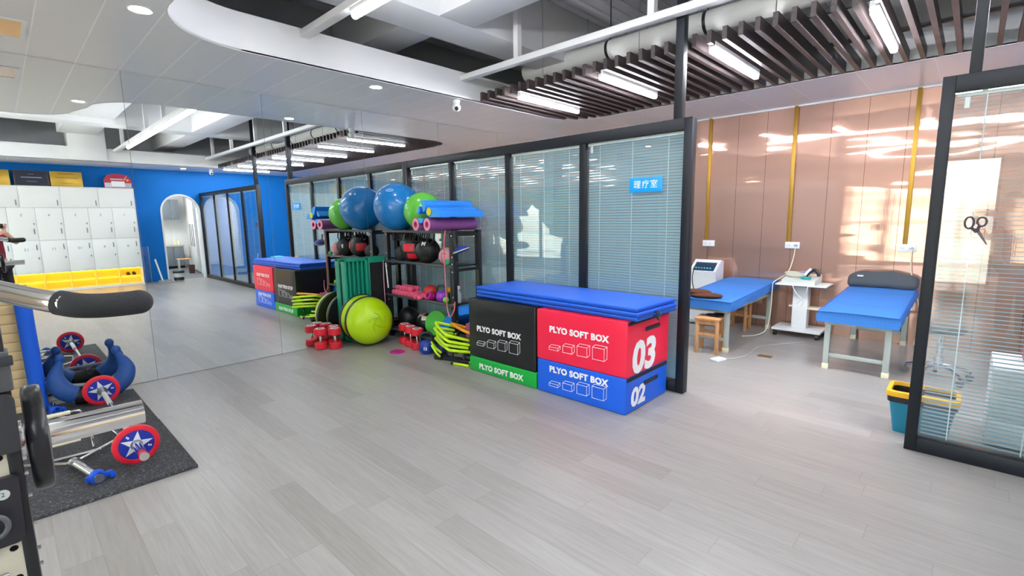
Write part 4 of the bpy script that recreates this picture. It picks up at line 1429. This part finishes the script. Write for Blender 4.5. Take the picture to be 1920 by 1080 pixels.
obj('cloth', B().sphere((0, 0, .012), .09, (1.0, .7, .16)).sphere((.05, .02, .02), .05, (1.2, .5, .3)), BLACKM, t)

# white foot switch with cable, floor plate
t = thing('foot_switch', 'white foot switch lying on the floor in front of the pine stool', 'switch', (3.915, 1.16, 0), -.3)
obj('body', B().box((-.05, -.075, 0), (.05, .075, .026), .008), WHITEG, t)
obj('cable', B().tube([(.02, .07, .012), (.06, .25, .006), (.02, .5, .006), (-.1, .9, .006), (.06, 1.5, .006)], .004, n=6, smooth=6), LGREY, t)
tag(obj('floor_plate', B().box((4.17, 1.60, 0), (4.31, 1.70, .003), .001), M('brass_plate', '8a6a38', .4, .5)), 'small brass plate set in the floor between the beds', 'floor plate')

# therapy trolley with device
t = thing('equipment_trolley', 'white equipment trolley on castors between the two beds', 'trolley', (4.27, 2.95, 0))
obj('base', B().box((-.28, -.20, .075), (.27, .21, .105), .006), WHITEG, t)
for sx in (-.24, .23):
    for sy in (-.16, .17):
        obj('castor', B().cyl((sx - .018, sy, .034), (sx + .018, sy, .034), .034, n=16).box((sx - .022, sy - .02, .04), (sx + .022, sy + .02, .078), .004), BLACK, t)
obj('column', B().box((-.085, -.07, .105), (.085, .07, .66), .008), WHITEG, t)
obj('tray', B().box((-.265, -.20, .66), (.30, .20, .678), .003), WHITEG, t)
obj('tray_edge', B().box((-.268, -.203, .650), (.303, .203, .660), .002), M('tray_dark', '4b4a58', .4), t)
obj('side_shelf', B().box((.085, -.09, .36), (.24, .09, .38), .003), CREAM, t)
obj('side_bracket', B().box((-.13, -.05, .37), (-.085, .05, .39), .003), CREAM, t)
t = thing('therapy_device', 'low white electrotherapy device standing on the trolley', 'device', (4.27, 2.96, .679))
obj('body', B().prism([(-.19, 0), (.19, 0), (.19, .10), (-.19, .05)], -.2, .17, mt=mat4((0, -.0, 0), Y, Z, X)), M('device_white', 'd9ddd6', .4), t)
obj('control_panel', B().box((-.12, -.187, .054), (.10, -.02, .058), mt=Matrix.Rotation(.13, 4, 'X')), M('device_mint', 'bfd2c2', .4), t)
obj('lead', B().tube([(-.08, -.19, .02), (-.06, -.22, -.02), (-.02, -.23, -.10), (.06, -.2, -.2), (.03, -.15, -.27)], .004, n=6, smooth=5).tube([(.1, -.19, .02), (.1, -.24, -.06), (.05, -.22, -.18), (-.02, -.16, -.25)], .004, n=6, smooth=5), WHITEG, t)
t = thing('folded_towel', 'heap of pale cloth pads lying on the therapy device', 'towel', (4.20, 2.97, .745))
obj('cloth', B().sphere((0, 0, .028), .10, (1.35, .8, .34)).sphere((-.06, .03, .05), .08, (1.2, .7, .3)), M('beige_cloth', 'c4c3ae', .9), t)
obj('fold', B().sphere((.06, .05, .06), .06, (1.2, .6, .4)), M('mauve_cloth', '8e86a6', .9), t)
t = thing('wrist_strap', 'black and white strap with a teal end on the therapy device', 'strap', (4.37, 2.93, .77))
obj('band', B().tube([(-.06, -.06, .0), (-.03, 0, .05), (.01, .04, .075), (.05, .05, .05), (.07, .03, .01)], .022, n=8, smooth=4), BLACK, t)
obj('white_stripe', B().tube([(-.066, -.075, .012), (-.045, -.02, .055), (-.02, .02, .09)], .017, n=8, smooth=4), WHITEG, t)
obj('teal_end', B().box((-.10, -.11, -.025), (.01, -.06, .0), .006), M('teal_strap', '1aa0a0', .5), t)

# free-standing white therapy machine
t = thing('therapy_machine', 'white floor standing therapy machine with a dark control panel', 'machine', (3.04, 2.95, 0))
q = mat4((0, 0, 0), Y, Z, X)
obj('body', B().prism([(-.15, .06), (.16, .06), (.16, .90), (.06, .915), (-.15, .76), (-.11, .62), (-.13, .3)], -.185, .185, mt=q), WHITEG, t)
obj('control_panel', B().box((-.14, -.004, .0), (.155, .004, .17), .002, mt=Matrix.Translation((0, -.145, .775)) @ Matrix.Rotation(-.93, 4, 'X')), M('panel_teal', '123c52', .3), t)
kb = B()
for k in range(6):
    kb.cyl((-.10 + k * .04, -.006, .04), (-.10 + k * .04, -.014, .04), .012, n=14, mt=Matrix.Translation((0, -.145, .775)) @ Matrix.Rotation(-.93, 4, 'X'))
obj('knobs', kb, M('knob_cyan', '6fb4cc', .4), t)
obj('base', B().box((-.2, -.2, .02), (.2, .18, .07), .01), LGREY, t)
for sx in (-.15, .15):
    for sy in (-.15, .14):
        obj('castor', B().cyl((sx - .012, sy, .02), (sx + .012, sy, .02), .02, n=12), BLACK, t)
obj('probe_holder', B().cyl((-.2, -.05, .50), (-.2, .01, .50), .045), M('probe_blue', '1f5fae', .4), t)
obj('probe_lead', B().tube([(-.09, -.2, .82), (-.095, -.25, .7), (-.07, -.27, .55), (-.05, -.22, .42)], .007, n=8, smooth=5), BLACK, t)

# sockets, trunking and cables on the copper wall
for k, (x, sx, lb) in enumerate([(2.905, 2.945, 'left of the three, above the therapy machine'), (4.0, 4.055, 'between the two treatment beds'), (5.222, 5.245, 'above the grey pillow')]):
    t = thing('cable_trunking', 'brass cable trunking on the copper wall, ' + lb, 'trunking', (x, 3.235, 1.185), group='brass trunking on the copper wall')
    obj('duct', B().box((-.022, -.012, 0), (.022, .014, HC - 1.19), .003), GOLD, t)
    t = thing('wall_socket', 'white double wall socket on the copper wall, ' + lb, 'socket', (sx, 3.237, 1.138), group='sockets on the copper wall')
    obj('plate', B().box((-.085, -.014, -.043), (.085, .012, .043), .004), WHITEG, t)
    obj('holes', B().box((-.055, -.0155, -.012), (-.05, -.0135, .012)).box((-.03, -.0155, -.012), (-.025, -.0135, .012)).box((.02, -.0155, -.012), (.025, -.0135, .012)), M('socket_slot', '9aa0a4', .5), t)
    if k:
        obj('plug', B().cyl((.05, -.05, -.002), (.05, -.014, -.002), .017, n=14), M('plug_blue', 'a9b6c4', .4), t)
for nm, lb, pts in [('power_cable', 'pale power cable hanging from the middle socket to the trolley and floor', [(4.105, 3.19, 1.13), (4.09, 3.17, .95), (4.05, 3.1, .78), (4.0, 2.74, .70), (3.985, 2.72, .62), (3.98, 2.72, .3), (3.95, 2.70, .08), (3.88, 2.6, .01), (3.75, 2.4, .008)]),
                    ('power_cable', 'pale power cable hanging from the socket above the grey pillow', [(5.295, 3.19, 1.13), (5.30, 3.19, .95), (5.33, 3.2, .75), (5.40, 3.215, .5), (5.42, 3.22, .2), (5.40, 3.2, .01)]),
                    ('power_cable', 'dark power cable running down behind the therapy machine', [(2.945, 3.22, 1.09), (2.95, 3.2, 1.0), (2.96, 3.16, .9)])]:
    tag(obj(nm, B().tube(pts, .006, n=8, smooth=6), BLACK if 'dark' in lb else CREAM), lb, 'cable')

# rolling stool beside the bed
t = thing('rolling_stool', 'black rolling stool with a chrome star base beside the treatment bed', 'stool', (5.66, 1.90, 0), .3)
obj('seat', B().lathe([(0, .44), (.15, .44), (.175, .46), (.175, .49), (.15, .515), (0, .52)]), BLACK, t)
obj('column', B().cyl((0, 0, .12), (0, 0, .44), .024).cyl((0, 0, .10), (0, 0, .2), .036), CHROME, t)
for k in range(5):
    a = 2 * PI * k / 5 + 2.62
    e = Vector((math.cos(a), math.sin(a), 0))
    l = obj('base_arm', B().tube([e * .02 + Z * .14, e * .12 + Z * .125, e * .24 + Z * .085], .016, n=10), CHROME, t)
    pz = e.cross(Z) * .014
    obj('castor', B().cyl(e * .245 + Z * .028 - pz, e * .245 + Z * .028 + pz, .028, n=16).cyl(e * .245 + Z * .03, e * .245 + Z * .09, .008), M('castor_grey', '6f7376', .4), l)

# bin, drawer unit and things seen through the right glass
t = thing('waste_bin', 'teal waste bin with black liner and yellow rim beside the right partition', 'bin', (5.635, .34, 0))
def rrect(a, c, r, n=6):
    return arc(a - r, c - r, r, 0, PI / 2, n) + arc(-a + r, c - r, r, PI / 2, PI, n) + arc(-a + r, -c + r, r, PI, 1.5 * PI, n) + arc(a - r, -c + r, r, 1.5 * PI, 2 * PI, n)
def loft(levels, cap0=True, cap1=False):
    b = B()
    rs = [[b.bm.verts.new((x, y, z)) for x, y in rrect(a, c, r)] for a, c, r, z in levels]
    n = len(rs[0])
    for p, q in zip(rs, rs[1:]):
        for i in range(n):
            b.bm.faces.new((p[i], p[(i + 1) % n], q[(i + 1) % n], q[i]))
    if cap0:
        b.bm.faces.new(rs[0])
    if cap1:
        b.bm.faces.new(rs[-1])
    return b
obj('body', loft([(.145, .105, .03, 0), (.185, .135, .035, .275), (.18, .13, .035, .275), (.142, .1, .03, .008)]), M('teal_bin', '0f7a98', .4), t)
obj('liner', loft([(.188, .138, .036, .225), (.192, .142, .036, .29), (.172, .122, .033, .285), (.14, .1, .03, .06), (.1, .07, .03, .05)], cap0=False, cap1=True), M('bin_liner', '101114', .35), t)
obj('rim', loft([(.187, .137, .036, .262), (.197, .147, .037, .268), (.197, .147, .037, .302), (.172, .122, .034, .306), (.17, .12, .034, .28)], cap0=False), M('yellow_rim', 'f0b420', .4), t)
t = thing('drawer_unit', 'low white drawer unit seen through the right glass partition', 'cabinet', (6.28, .55, 0))
obj('body', B().box((-.32, -.22, .03), (.32, .22, .56), .006), WHITEG, t)
for k in range(3):
    d = obj('drawer', B().box((-.31, -.236, .05 + k * .168), (.31, -.2205, .208 + k * .168), .004), WHITE, t)
    obj('pull', B().box((-.06, -.25, .18 + k * .168), (.06, -.237, .19 + k * .168), .002), STEEL, d)
t = thing('folded_towel', 'red folded towel on the white drawer unit behind glass', 'towel', (6.30, .55, .561))
obj('cloth', B().box((-.2, -.15, 0), (.2, .15, .10), .03), M('muted_red_towel', 'a8505c', .9), t)
t = thing('folded_towel', 'turquoise folded towel on top of the red one behind glass', 'towel', (6.28, .54, .662))
obj('cloth', B().box((-.15, -.12, 0), (.15, .12, .06), .02), M('turquoise_towel', '3fb0c8', .9), t)
# ================================================================ free weights on rubber mats by the mirror
for k, (x0, x1, lb) in enumerate([(.20, 1.235, 'black speckled rubber floor mat against the mirror under the barbell'), (1.24, 2.32, 'black speckled rubber floor mat with its corner out on the wood floor')]):
    tag(obj('rubber_mat', B().box((x0, -4.75, 0), (x1, -3.31 + .004 * k, .022), .004), RUBBER), lb, 'mat', 'rubber mats under the weights')

def star(r, r2=.4, n=5, a0=PI / 2):
    return [((r if i % 2 == 0 else r * r2) * math.cos(a0 + PI * i / n), (r if i % 2 == 0 else r * r2) * math.sin(a0 + PI * i / n)) for i in range(2 * n)]
DISCB = M('plate_blue', '1b2f9e', .4)
STARW = M('plate_star', 'd6dade', .4)
BY, BZ = -3.56, .022 + .125
t = thing('barbell', 'chrome barbell lying on the rubber mats between two star plates', 'barbell', (1.25, BY, BZ))
obj('shaft', B().cyl((-.72, 0, 0), (.72, 0, 0), .0145, n=18), CHROME, t)
for s in (-1, 1):
    obj('sleeve', B().cyl((s * .72, 0, 0), (s * 1.0, 0, 0), .0255, n=22).cyl((s * .70, 0, 0), (s * .725, 0, 0), .036, n=22), CHROME, t)
    obj('grip_tape', B().cyl((s * .28, 0, 0), (s * .62, 0, 0), .0175, n=18), M('grip_tape', 'c9ccc8', .5), t)
def star_plate(lb, x, rot):
    t = thing('weight_plate', lb, 'weight plate', (x, BY, BZ), group='red rimmed star weight plates')
    fr = Matrix.Rotation(PI / 2, 4, 'Y') @ Matrix.Rotation(rot, 4, 'Z')
    obj('rim', B().lathe([(.094, -.014), (.112, -.016), (.125, -.010), (.125, .010), (.112, .016), (.094, .014), (.094, -.014)], mt=fr, n=56), REDR, t)
    obj('disc', B().lathe([(.027, -.011), (.0945, -.011), (.0945, .011), (.027, .011), (.027, -.011)], mt=fr, n=48), DISCB, t)
    for s in (1, -1):
        st_ = obj('star', B().holed(star(.088, .39), [[(.027 * math.cos(2 * PI * i / 20), .027 * math.sin(2 * PI * i / 20)) for i in range(20)]], .0105 * s, .0125 * s, mt=fr), STARW, t)
    obj('hub', B().lathe([(.0255, -.013), (.033, -.013), (.033, .013), (.0255, .013), (.0255, -.013)], mt=fr, n=28), STEEL, t)
    for s in (1, -1):
        for a in (1.05, 3.6):
            d = Vector((.07 * math.cos(a), .07 * math.sin(a), .0118 * s))
            m3 = fr @ mat4(d, Vector((math.cos(a - PI / 2), math.sin(a - PI / 2), 0)) * s, Vector((math.cos(a), math.sin(a), 0)), Z * s)
            text('number', '5', .026, m3, LINE, t, bold=.001)
star_plate('red rimmed star weight plate at the near end of the barbell', 2.0, .16)
star_plate('red rimmed star weight plate at the mirror end of the barbell', .50, .55)

# chrome trap bar with raised handles
t = thing('trap_bar', 'chrome hexagonal trap bar lying on the rubber mat', 'trap bar', (1.2, -3.87, .059))
hx = [(.60, .01), (.35, .29), (.03, .255), (-.05, .165), (-.32, .15), (-.50, 0), (-.32, -.27), (.33, -.30)]
obj('frame', B().tube([(x, y, 0) for x, y in hx], .0135, n=12, closed=True), CHROME, t)
obj('crossbar', B().cyl((.455, -.17, 0), (.475, .165, 0), .0125), CHROME, t)
obj('crossbar', B().cyl((-.26, -.24, 0), (-.26, .15, 0), .0125), CHROME, t)
for s, x in ((1, .42), (-1, -.24)):
    obj('handle_loop', B().tube([(x, -.15, 0), (x, -.15, .07), (x, -.13, .09), (x, .10, .09), (x, .13, .07), (x, .13, 0)], .0105, n=10, smooth=3), CHROME, t)
    obj('grip', B().cyl((x, -.11, .09), (x, .075, .09), .0155, n=16), CREAM, t)
for s, x0, x1 in ((1, .60, .96), (-1, -.50, -.86)):
    obj('sleeve', B().cyl((x0, .02 if s > 0 else 0, 0), (x1, .10 if s > 0 else 0, 0), .026, n=22).cyl((x0 - s * .01, .018 if s > 0 else 0, 0), (x0 + s * .02, .025 if s > 0 else 0, 0), .036, n=22), CHROME, t)
def collar(lb, loc, rz):
    t = thing('barbell_collar', lb, 'collar', loc, rz, 'blue plastic barbell collars')
    b = B().lathe([(.0275, -.016), (.04, -.016), (.04, .016), (.0275, .016), (.0275, -.016)], mt=Matrix.Rotation(PI / 2, 4, 'Y'), n=28)
    obj('ring', b, M('collar_blue', '0f55d8', .4), t)
    obj('lever', B().box((-.014, .03, -.012), (.014, .075, .012), .005).box((-.016, .055, -.035), (.016, .085, .0), .006), M('collar_blue', '0f55d8', .4), t)
    obj('hinge', B().box((-.016, -.055, -.018), (.016, -.034, .018), .005), M('collar_navy', '0a3fae', .4), t)
collar('blue plastic barbell collar clipped near the sleeve end of the trap bar', (2.12, -3.775, .059), .17)
collar('blue plastic barbell collar lying on the mat below the training bag', (.54, -3.86, .062), .8)

# crescent shaped training bag
t = thing('training_bag', 'crescent shaped blue and black training bag resting by the mirror', 'training bag', (.3, -3.59, .022))
BAGB = M('bag_blue', '16488e', .6, bump=.3, bscale=14)
def bagpts(sgn, c):
    return [(.335, c + sgn * .12, .10), (.315, c + sgn * .20, .16), (.285, c + sgn * .235, .24), (.25, c + sgn * .225, .31), (.225, c + sgn * .205, .355), (.205, c + sgn * .195, .38), (.195, c + sgn * .19, .41)]
rd = [.078, .076, .066, .046, .029, .026, .034]
for s in (-1, 1):
    c = -3.585
    b = B().tube(bagpts(s, c), .05, n=18, smooth=5, rad=rd)
    p = bagpts(s, c)[-1]
    b.sphere(p, .036, (1, 1, 1.15), u=16, v=12)
    obj('blue_end', b, BAGB, t, world=True, smooth=70)
b = B().tube([(.335, -3.705, .10), (.36, -3.64, .095), (.368, -3.585, .092), (.36, -3.53, .095), (.335, -3.465, .10)], .08, n=18, smooth=5, rad=[.077, .07, .068, .07, .077])
obj('black_belly', b, M('bag_black', '17181b', .6, bump=.3, bscale=14), t, world=True, smooth=70)
obj('web_handle', B().tube([(.33, -3.72, .19), (.37, -3.64, .185), (.38, -3.585, .18), (.37, -3.53, .185), (.33, -3.45, .19)], .016, n=10, smooth=4), M('bag_web', '7b8087', .7), t, world=True)

# tall blue roller standing by the mirror, stack of tan blocks behind it
t = thing('tall_roller', 'tall bright blue padded roller standing on the mat by the mirror', 'roller', (.27, -3.935, .022))
q = Matrix.Rotation(.01, 4, 'X')
obj('foam', B().lathe([(.03, 0), (.052, .0), (.0525, 1.0), (.03, 1.0), (.03, 0)], mt=q, n=32), M('roller_blue', '0a5ad2', .75), t)
obj('yellow_core', B().lathe([(0, .99), (.029, .99), (.05, 1.001), (.05, 1.006), (.0, 1.006)], mt=q, n=32), M('core_yellow', 'c8c860', .6), t)
NTH = ['bottom', 'second from the bottom', 'third from the bottom', 'fourth from the bottom', 'fifth from the bottom', 'sixth from the bottom', 'seventh from the bottom', 'eighth from the bottom', 'ninth from the bottom', 'tenth from the bottom', 'eleventh from the bottom', 'twelfth from the bottom', 'topmost']
rr = random.Random(5)
for k in range(13):
    t = thing('yoga_block', 'tan foam yoga block behind the tall blue roller, %s of the stack' % NTH[k], 'yoga block', (.155 + rr.uniform(-.003, .003), -4.085 + rr.uniform(-.004, .004), .022 * 0 + k * .0765), 0, 'stack of tan yoga blocks')
    obj('foam', B().box((-.075, -.115, .0), (.075, .115, .0755), .007), TAN, t)

# ================================================================ squat rack at the left edge
IVORY = M('ivory_steel', 'cbc5b2', .4)
t = thing('squat_rack', 'squat rack upright in black and ivory steel with bolts and dark fittings', 'squat rack', (4.15, -4.15, 0))
b = B()
obj('upright', B().box((4.14, -4.064, 0), (4.25, -4.042, 2.3), .003), BLACK, t, world=True)
hs = []
for k in range(29):
    z = .079 + k * .0735
    hs.append([(-4.078 + .0078 * math.cos(2 * PI * i / 16), z + .0078 * math.sin(2 * PI * i / 16)) for i in range(16)])
obj('ivory_face', B().holed([(-4.175, .02), (-4.0645, .02), (-4.0645, 2.3), (-4.175, 2.3)], hs, 4.243, 4.247, mt=mat4((0, 0, 0), Y, Z, X)), IVORY, t, world=True)
obj('ivory_tube', B().box((4.15, -4.175, .02), (4.20, -4.0645, 2.3)), M('tube_inside', '2a2634', .7), t, world=True)
for z in (.75, .79, .855, .925, .98, 1.1):
    obj('bolt', B().cyl((4.235, -4.042, z), (4.235, -4.035, z), .0045, n=8), STEEL, t, world=True)
# gusset plates and the adjustable fitting with a pull knob
yzx = mat4((0, 0, 0), Y, Z, X)
obj('gusset_plate', B().prism([(-4.30, 1.045), (-4.046, 1.045), (-4.040, 1.05)] + arc(-4.060, 1.160, .022, 0, PI / 2, 6) + [(-4.30, 1.184)], 4.249, 4.262, mt=yzx), M('gusset_dark', '303236', .55), t, world=True)
obj('spotter_cup', B().box((4.20, -4.30, 1.186), (4.262, -4.036, 1.275), .004), M('cup_grey', '5c6063', .35, .4), t, world=True)
obj('cup_lip', B().box((4.262, -4.30, 1.245), (4.272, -4.030, 1.268), .003), M('cup_dark', '3b3e41', .4, .3), t, world=True)
fit = obj('sleeve_fitting', B().prism([(-4.24, .830)] + arc(-4.075, .852, .02, -PI / 2 + .3, 0, 6) + [(-4.052, .985), (-4.060, .992), (-4.24, .992)], 4.249, 4.264, mt=yzx), M('fitting_dark', '26262e', .4), t, world=True)
obj('pull_ring', B().tube([(4.285, -4.098 + .019 * math.cos(2 * PI * i / 20), .893 + .024 * math.sin(2 * PI * i / 20)) for i in range(20)], .0055, n=10, closed=True), M('knob_grey', '54575c', .4), fit)
obj('pull_pin', B().cyl((4.262, -4.082, .874), (4.288, -4.082, .874), .006), BLACK, fit)
obj('height_sticker', B().cyl((4.264, -4.080, .955), (4.2655, -4.080, .955), .0115, n=24), M('silver_sticker', 'c6cecb', .35), fit)
text('number', '2', .014, face_posx(4.2658, -4.080, .955), M('sticker_print', '3a4a58', .5), fit)
obj('chrome_pin', B().cyl((4.26, -4.16, .765), (4.26, -4.092, .762), .008), CHROME, t, world=True)
# storage horn and the dip handles
obj('storage_horn', B().cyl((4.10, -4.05, 1.018), (4.10, -3.792, 1.018), .033, n=28).cyl((4.10, -4.05, 1.018), (4.10, -4.035, 1.018), .05, n=28), CHROME, t, world=True)
h = obj('dip_handle', B().tube([(3.50, -4.20, 1.415), (3.86, -4.032, 1.372), (4.02, -3.952, 1.352), (4.075, -3.915, 1.345)], .0285, n=20, smooth=6), CHROME, t, world=True)
obj('foam_grip', B().tube([(4.052, -3.93, 1.348), (4.085, -3.895, 1.339), (4.105, -3.85, 1.335), (4.125, -3.80, 1.336), (4.134, -3.775, 1.338)], .033, n=20, smooth=6).sphere((4.134, -3.775, 1.338), .033, u=20, v=14), M('black_foam', '2b2c2f', .8, bump=.2, bscale=120), h)
obj('back_upright', B().box((3.44, -4.25, 0), (3.50, -4.19, 2.3), .004), BLACK, t, world=True)
obj('base_beam', B().box((3.5, -4.24, .02), (4.15, -4.2, .08), .004), BLACK, t, world=True)
obj('top_beam', B().box((3.5, -4.24, 2.22), (4.15, -4.18, 2.28), .004), BLACK, t, world=True)
# black rubber plate on the horn
t = thing('weight_plate', 'black rubber weight plate hung on the chrome horn of the squat rack', 'weight plate', (4.10, -4.010, 1.018))
fr = Matrix.Rotation(PI / 2, 4, 'X')
obj('rubber', B().lathe([(.034, -.018), (.06, -.021), (.085, -.014), (.112, -.020), (.129, -.017), (.133, -.009), (.133, .009), (.129, .017), (.112, .020), (.085, .014), (.06, .021), (.034, .018), (.034, -.018)], mt=fr, n=56), M('black_rubber', '1f2023', .28), t)
obj('hub', B().lathe([(.033, -.022), (.040, -.023), (.040, .023), (.033, .022)], mt=fr, n=28), STEEL, t)
# ================================================================ the photographer, seen only in the mirror and in the glass
FH = Vector((FWD.x, FWD.y, 0)).normalized()
RH = Vector((RIGHT.x, RIGHT.y, 0)).normalized()
P0 = Vector((CAM.x, CAM.y, 0)) - FH * .32 + RH * .28
PM = mat4(P0, RH, FH, Z)                           # local: x right, y forward, z up
ROOTP = thing('person', 'person in maroon T-shirt and black trousers holding a phone up, seen in the mirror', 'person', P0)
def skin(name, pts, edges, rad, mat, parent, sub=2, root=0):
    me = bpy.data.meshes.new(name)
    me.from_pydata([PM @ Vector(p) for p in pts], edges, [])
    o = bpy.data.objects.new(name, me)
    COL.objects.link(o)
    o.parent = parent
    o.matrix_parent_inverse = ROOT[ROOTP.name].inverted() if parent == ROOTP else Matrix.Identity(4)
    me.materials.append(mat)
    sk = o.modifiers.new('skin', 'SKIN')
    sk.use_smooth_shade = True
    for i, v in enumerate(me.skin_vertices[0].data):
        r = rad[i]
        v.radius = r if isinstance(r, tuple) else (r, r)
        v.use_root = (i == root)
    ss = o.modifiers.new('sub', 'SUBSURF')
    ss.levels = ss.render_levels = sub
    return o
SKIN = M('skin', 'd9a184', .55)
# phone held in landscape just behind the camera point
PH = thing('phone', 'dark phone held up by the person in the maroon T-shirt', 'phone', CAM - FWD * .012)
fm = mat4((0, 0, 0), RIGHT, UP, FWD)
obj('body', B().box((-.022, -.056, -.009), (.143, .022, .002), .004, mt=fm), BLACK, PH)
obj('lens_ring', B().lathe([(.009, .0025), (.012, .0025), (.012, .001), (.009, .001)], mt=fm @ Matrix.Translation((.0, -.03, .001)), n=20), STEEL, PH)
cl = PM.inverted() @ CAM                            # camera in body coordinates
cy, cz = cl.y, cl.z
hr = (cl.x + .155, cy - .02, cz - .03)
hl = (cl.x - .05, cy - .025, cz - .045)
body_pts = [(0, 0, .93), (0, .0, 1.12), (0, -.01, 1.28), (0, -.02, 1.42), (0, .0, 1.50), (0, .025, 1.56),
            (.18, -.02, 1.39), (.185, .20, 1.24), (hr[0] + .03, hr[1] - .06, hr[2] - .07),
            (-.18, -.02, 1.39), (-.25, .16, 1.22), (hl[0] - .03, hl[1] - .06, hl[2] - .07),
            (.095, 0, .88), (.11, .02, .50), (.115, -.01, .10), (-.095, 0, .88), (-.11, .01, .50), (-.115, -.01, .10),
            (.12, .10, .045), (-.12, .10, .045)]
body_ed = [(0, 1), (1, 2), (2, 3), (3, 4), (4, 5), (3, 6), (6, 7), (7, 8), (3, 9), (9, 10), (10, 11), (0, 12), (12, 13), (13, 14), (0, 15), (15, 16), (16, 17), (14, 18), (17, 19)]
body_r = [(.15, .10), (.14, .095), (.155, .105), (.13, .085), .055, .055, .056, .042, .03, .056, .042, .03, .085, .058, .042, .085, .058, .042, .035, .035]
skin('body', body_pts, body_ed, body_r, SKIN, ROOTP)
# head
b = B().sphere((0, 0, 0), 1, u=32, v=24)
for v in b.bm.verts:
    x, y, z = v.co
    w_ = .074 * (1 - .16 * max(0, -z) ** 1.5)
    v.co = Vector((x * w_, y * .094 + (.012 if z < -.4 and y > 0 else 0), z * .118))
hd = Vector((cl.x * .5, .035, 1.645))
HMX = PM @ Matrix.Translation(hd)
bmesh.ops.transform(b.bm, matrix=HMX, verts=b.bm.verts)
head = obj('head', b, SKIN, ROOTP, world=True, smooth=80)
f = B().sphere((0, .097, -.012), .012, (.8, 1, 1.5), u=12, v=8, mt=HMX)
for s in (-1, 1):
    f.sphere((s * .076, -.005, -.005), .022, (.35, .7, 1.25), u=12, v=10, mt=HMX)
obj('nose_and_ears', f, SKIN, head)
e = B()
for s in (-1, 1):
    e.sphere((s * .03, .083, .012), .0105, u=12, v=8, mt=HMX)
obj('eyes', e, M('eye_dark', '2a211e', .3), head)
obj('mouth', B().sphere((0, .086, -.058), .02, (1, .45, .32), u=14, v=8, mt=HMX), M('lips', 'b56a62', .5), head)
hb = B().sphere((0, -.012, .022), 1, (.082, .100, .112), u=28, v=18, mt=HMX)
bmesh.ops.delete(hb.bm, geom=[v for v in hb.bm.verts if (HMX.inverted() @ v.co).y > .045 and (HMX.inverted() @ v.co).z < .055], context='VERTS')
obj('hair', hb, M('dark_hair', '17130f', .6), head)
# clothes
skin('t_shirt', [(0, 0, .90), (0, 0, 1.12), (0, -.01, 1.28), (0, -.02, 1.41), (.19, -.02, 1.385), (.192, .075, 1.305), (-.19, -.02, 1.385), (-.225, .06, 1.29)],
     [(0, 1), (1, 2), (2, 3), (3, 4), (4, 5), (3, 6), (6, 7)], [(.185, .125), (.17, .118), (.18, .125), (.145, .098), .078, .074, .078, .074], M('maroon_cotton', '7a1024', .85), ROOTP)
skin('trousers', [(0, 0, .95), (.095, 0, .86), (.112, .02, .50), (.117, -.008, .09), (-.095, 0, .86), (-.112, .01, .50), (-.117, -.008, .09)],
     [(0, 1), (1, 2), (2, 3), (0, 4), (4, 5), (5, 6)], [(.165, .118), .10, .075, .065, .10, .075, .065], M('black_trousers', '1b1b20', .85), ROOTP)
for s in (-1, 1):
    obj('shoe', B().sphere((s * .118, .05, .04), .05, (.95, 2.6, .8), mt=PM), M('shoe_white', 'd5d5d5', .6), ROOTP, world=True)
# hands: palm with four fingers and a thumb closed on the phone's ends
def hand(nm, h, s):
    x, y, z = h
    pts = [(x + s * .03, y - .06, z - .07), (x + s * .022, y - .03, z - .035), (x + s * .018, y - .02, z + .0)]
    ed = [(0, 1), (1, 2)]
    rad = [.027, (.03, .022), (.033, .02)]
    for k in range(4):
        bx = x + s * (.022 - .004 * k)
        bz = z + .022 - .019 * k
        L_ = (.026, .030, .028, .022)[k]
        i = len(pts)
        pts += [(bx + s * .012, y - .005, bz), (bx + s * .012, y + .02, bz + .004), (bx - s * (L_ - .005), y + .033, bz + .004), (bx - s * (L_ + .012), y + .031, bz + .002)]
        ed += [(2, i), (i, i + 1), (i + 1, i + 2), (i + 2, i + 3)]
        rad += [.0095, .0088, .008, .007]
    i = len(pts)
    pts += [(x + s * .004, y - .035, z + .0), (x - s * .02, y - .032, z + .018), (x - s * .042, y - .026, z + .022)]
    ed += [(1, i), (i, i + 1), (i + 1, i + 2)]
    rad += [.012, .0105, .009]
    skin(nm, pts, ed, rad, SKIN, ROOTP)
hand('right_hand', (cl.x + .150, cy - .018, cz - .02), 1)
hand('left_hand', (cl.x - .030, cy - .03, cz - .04), -1)
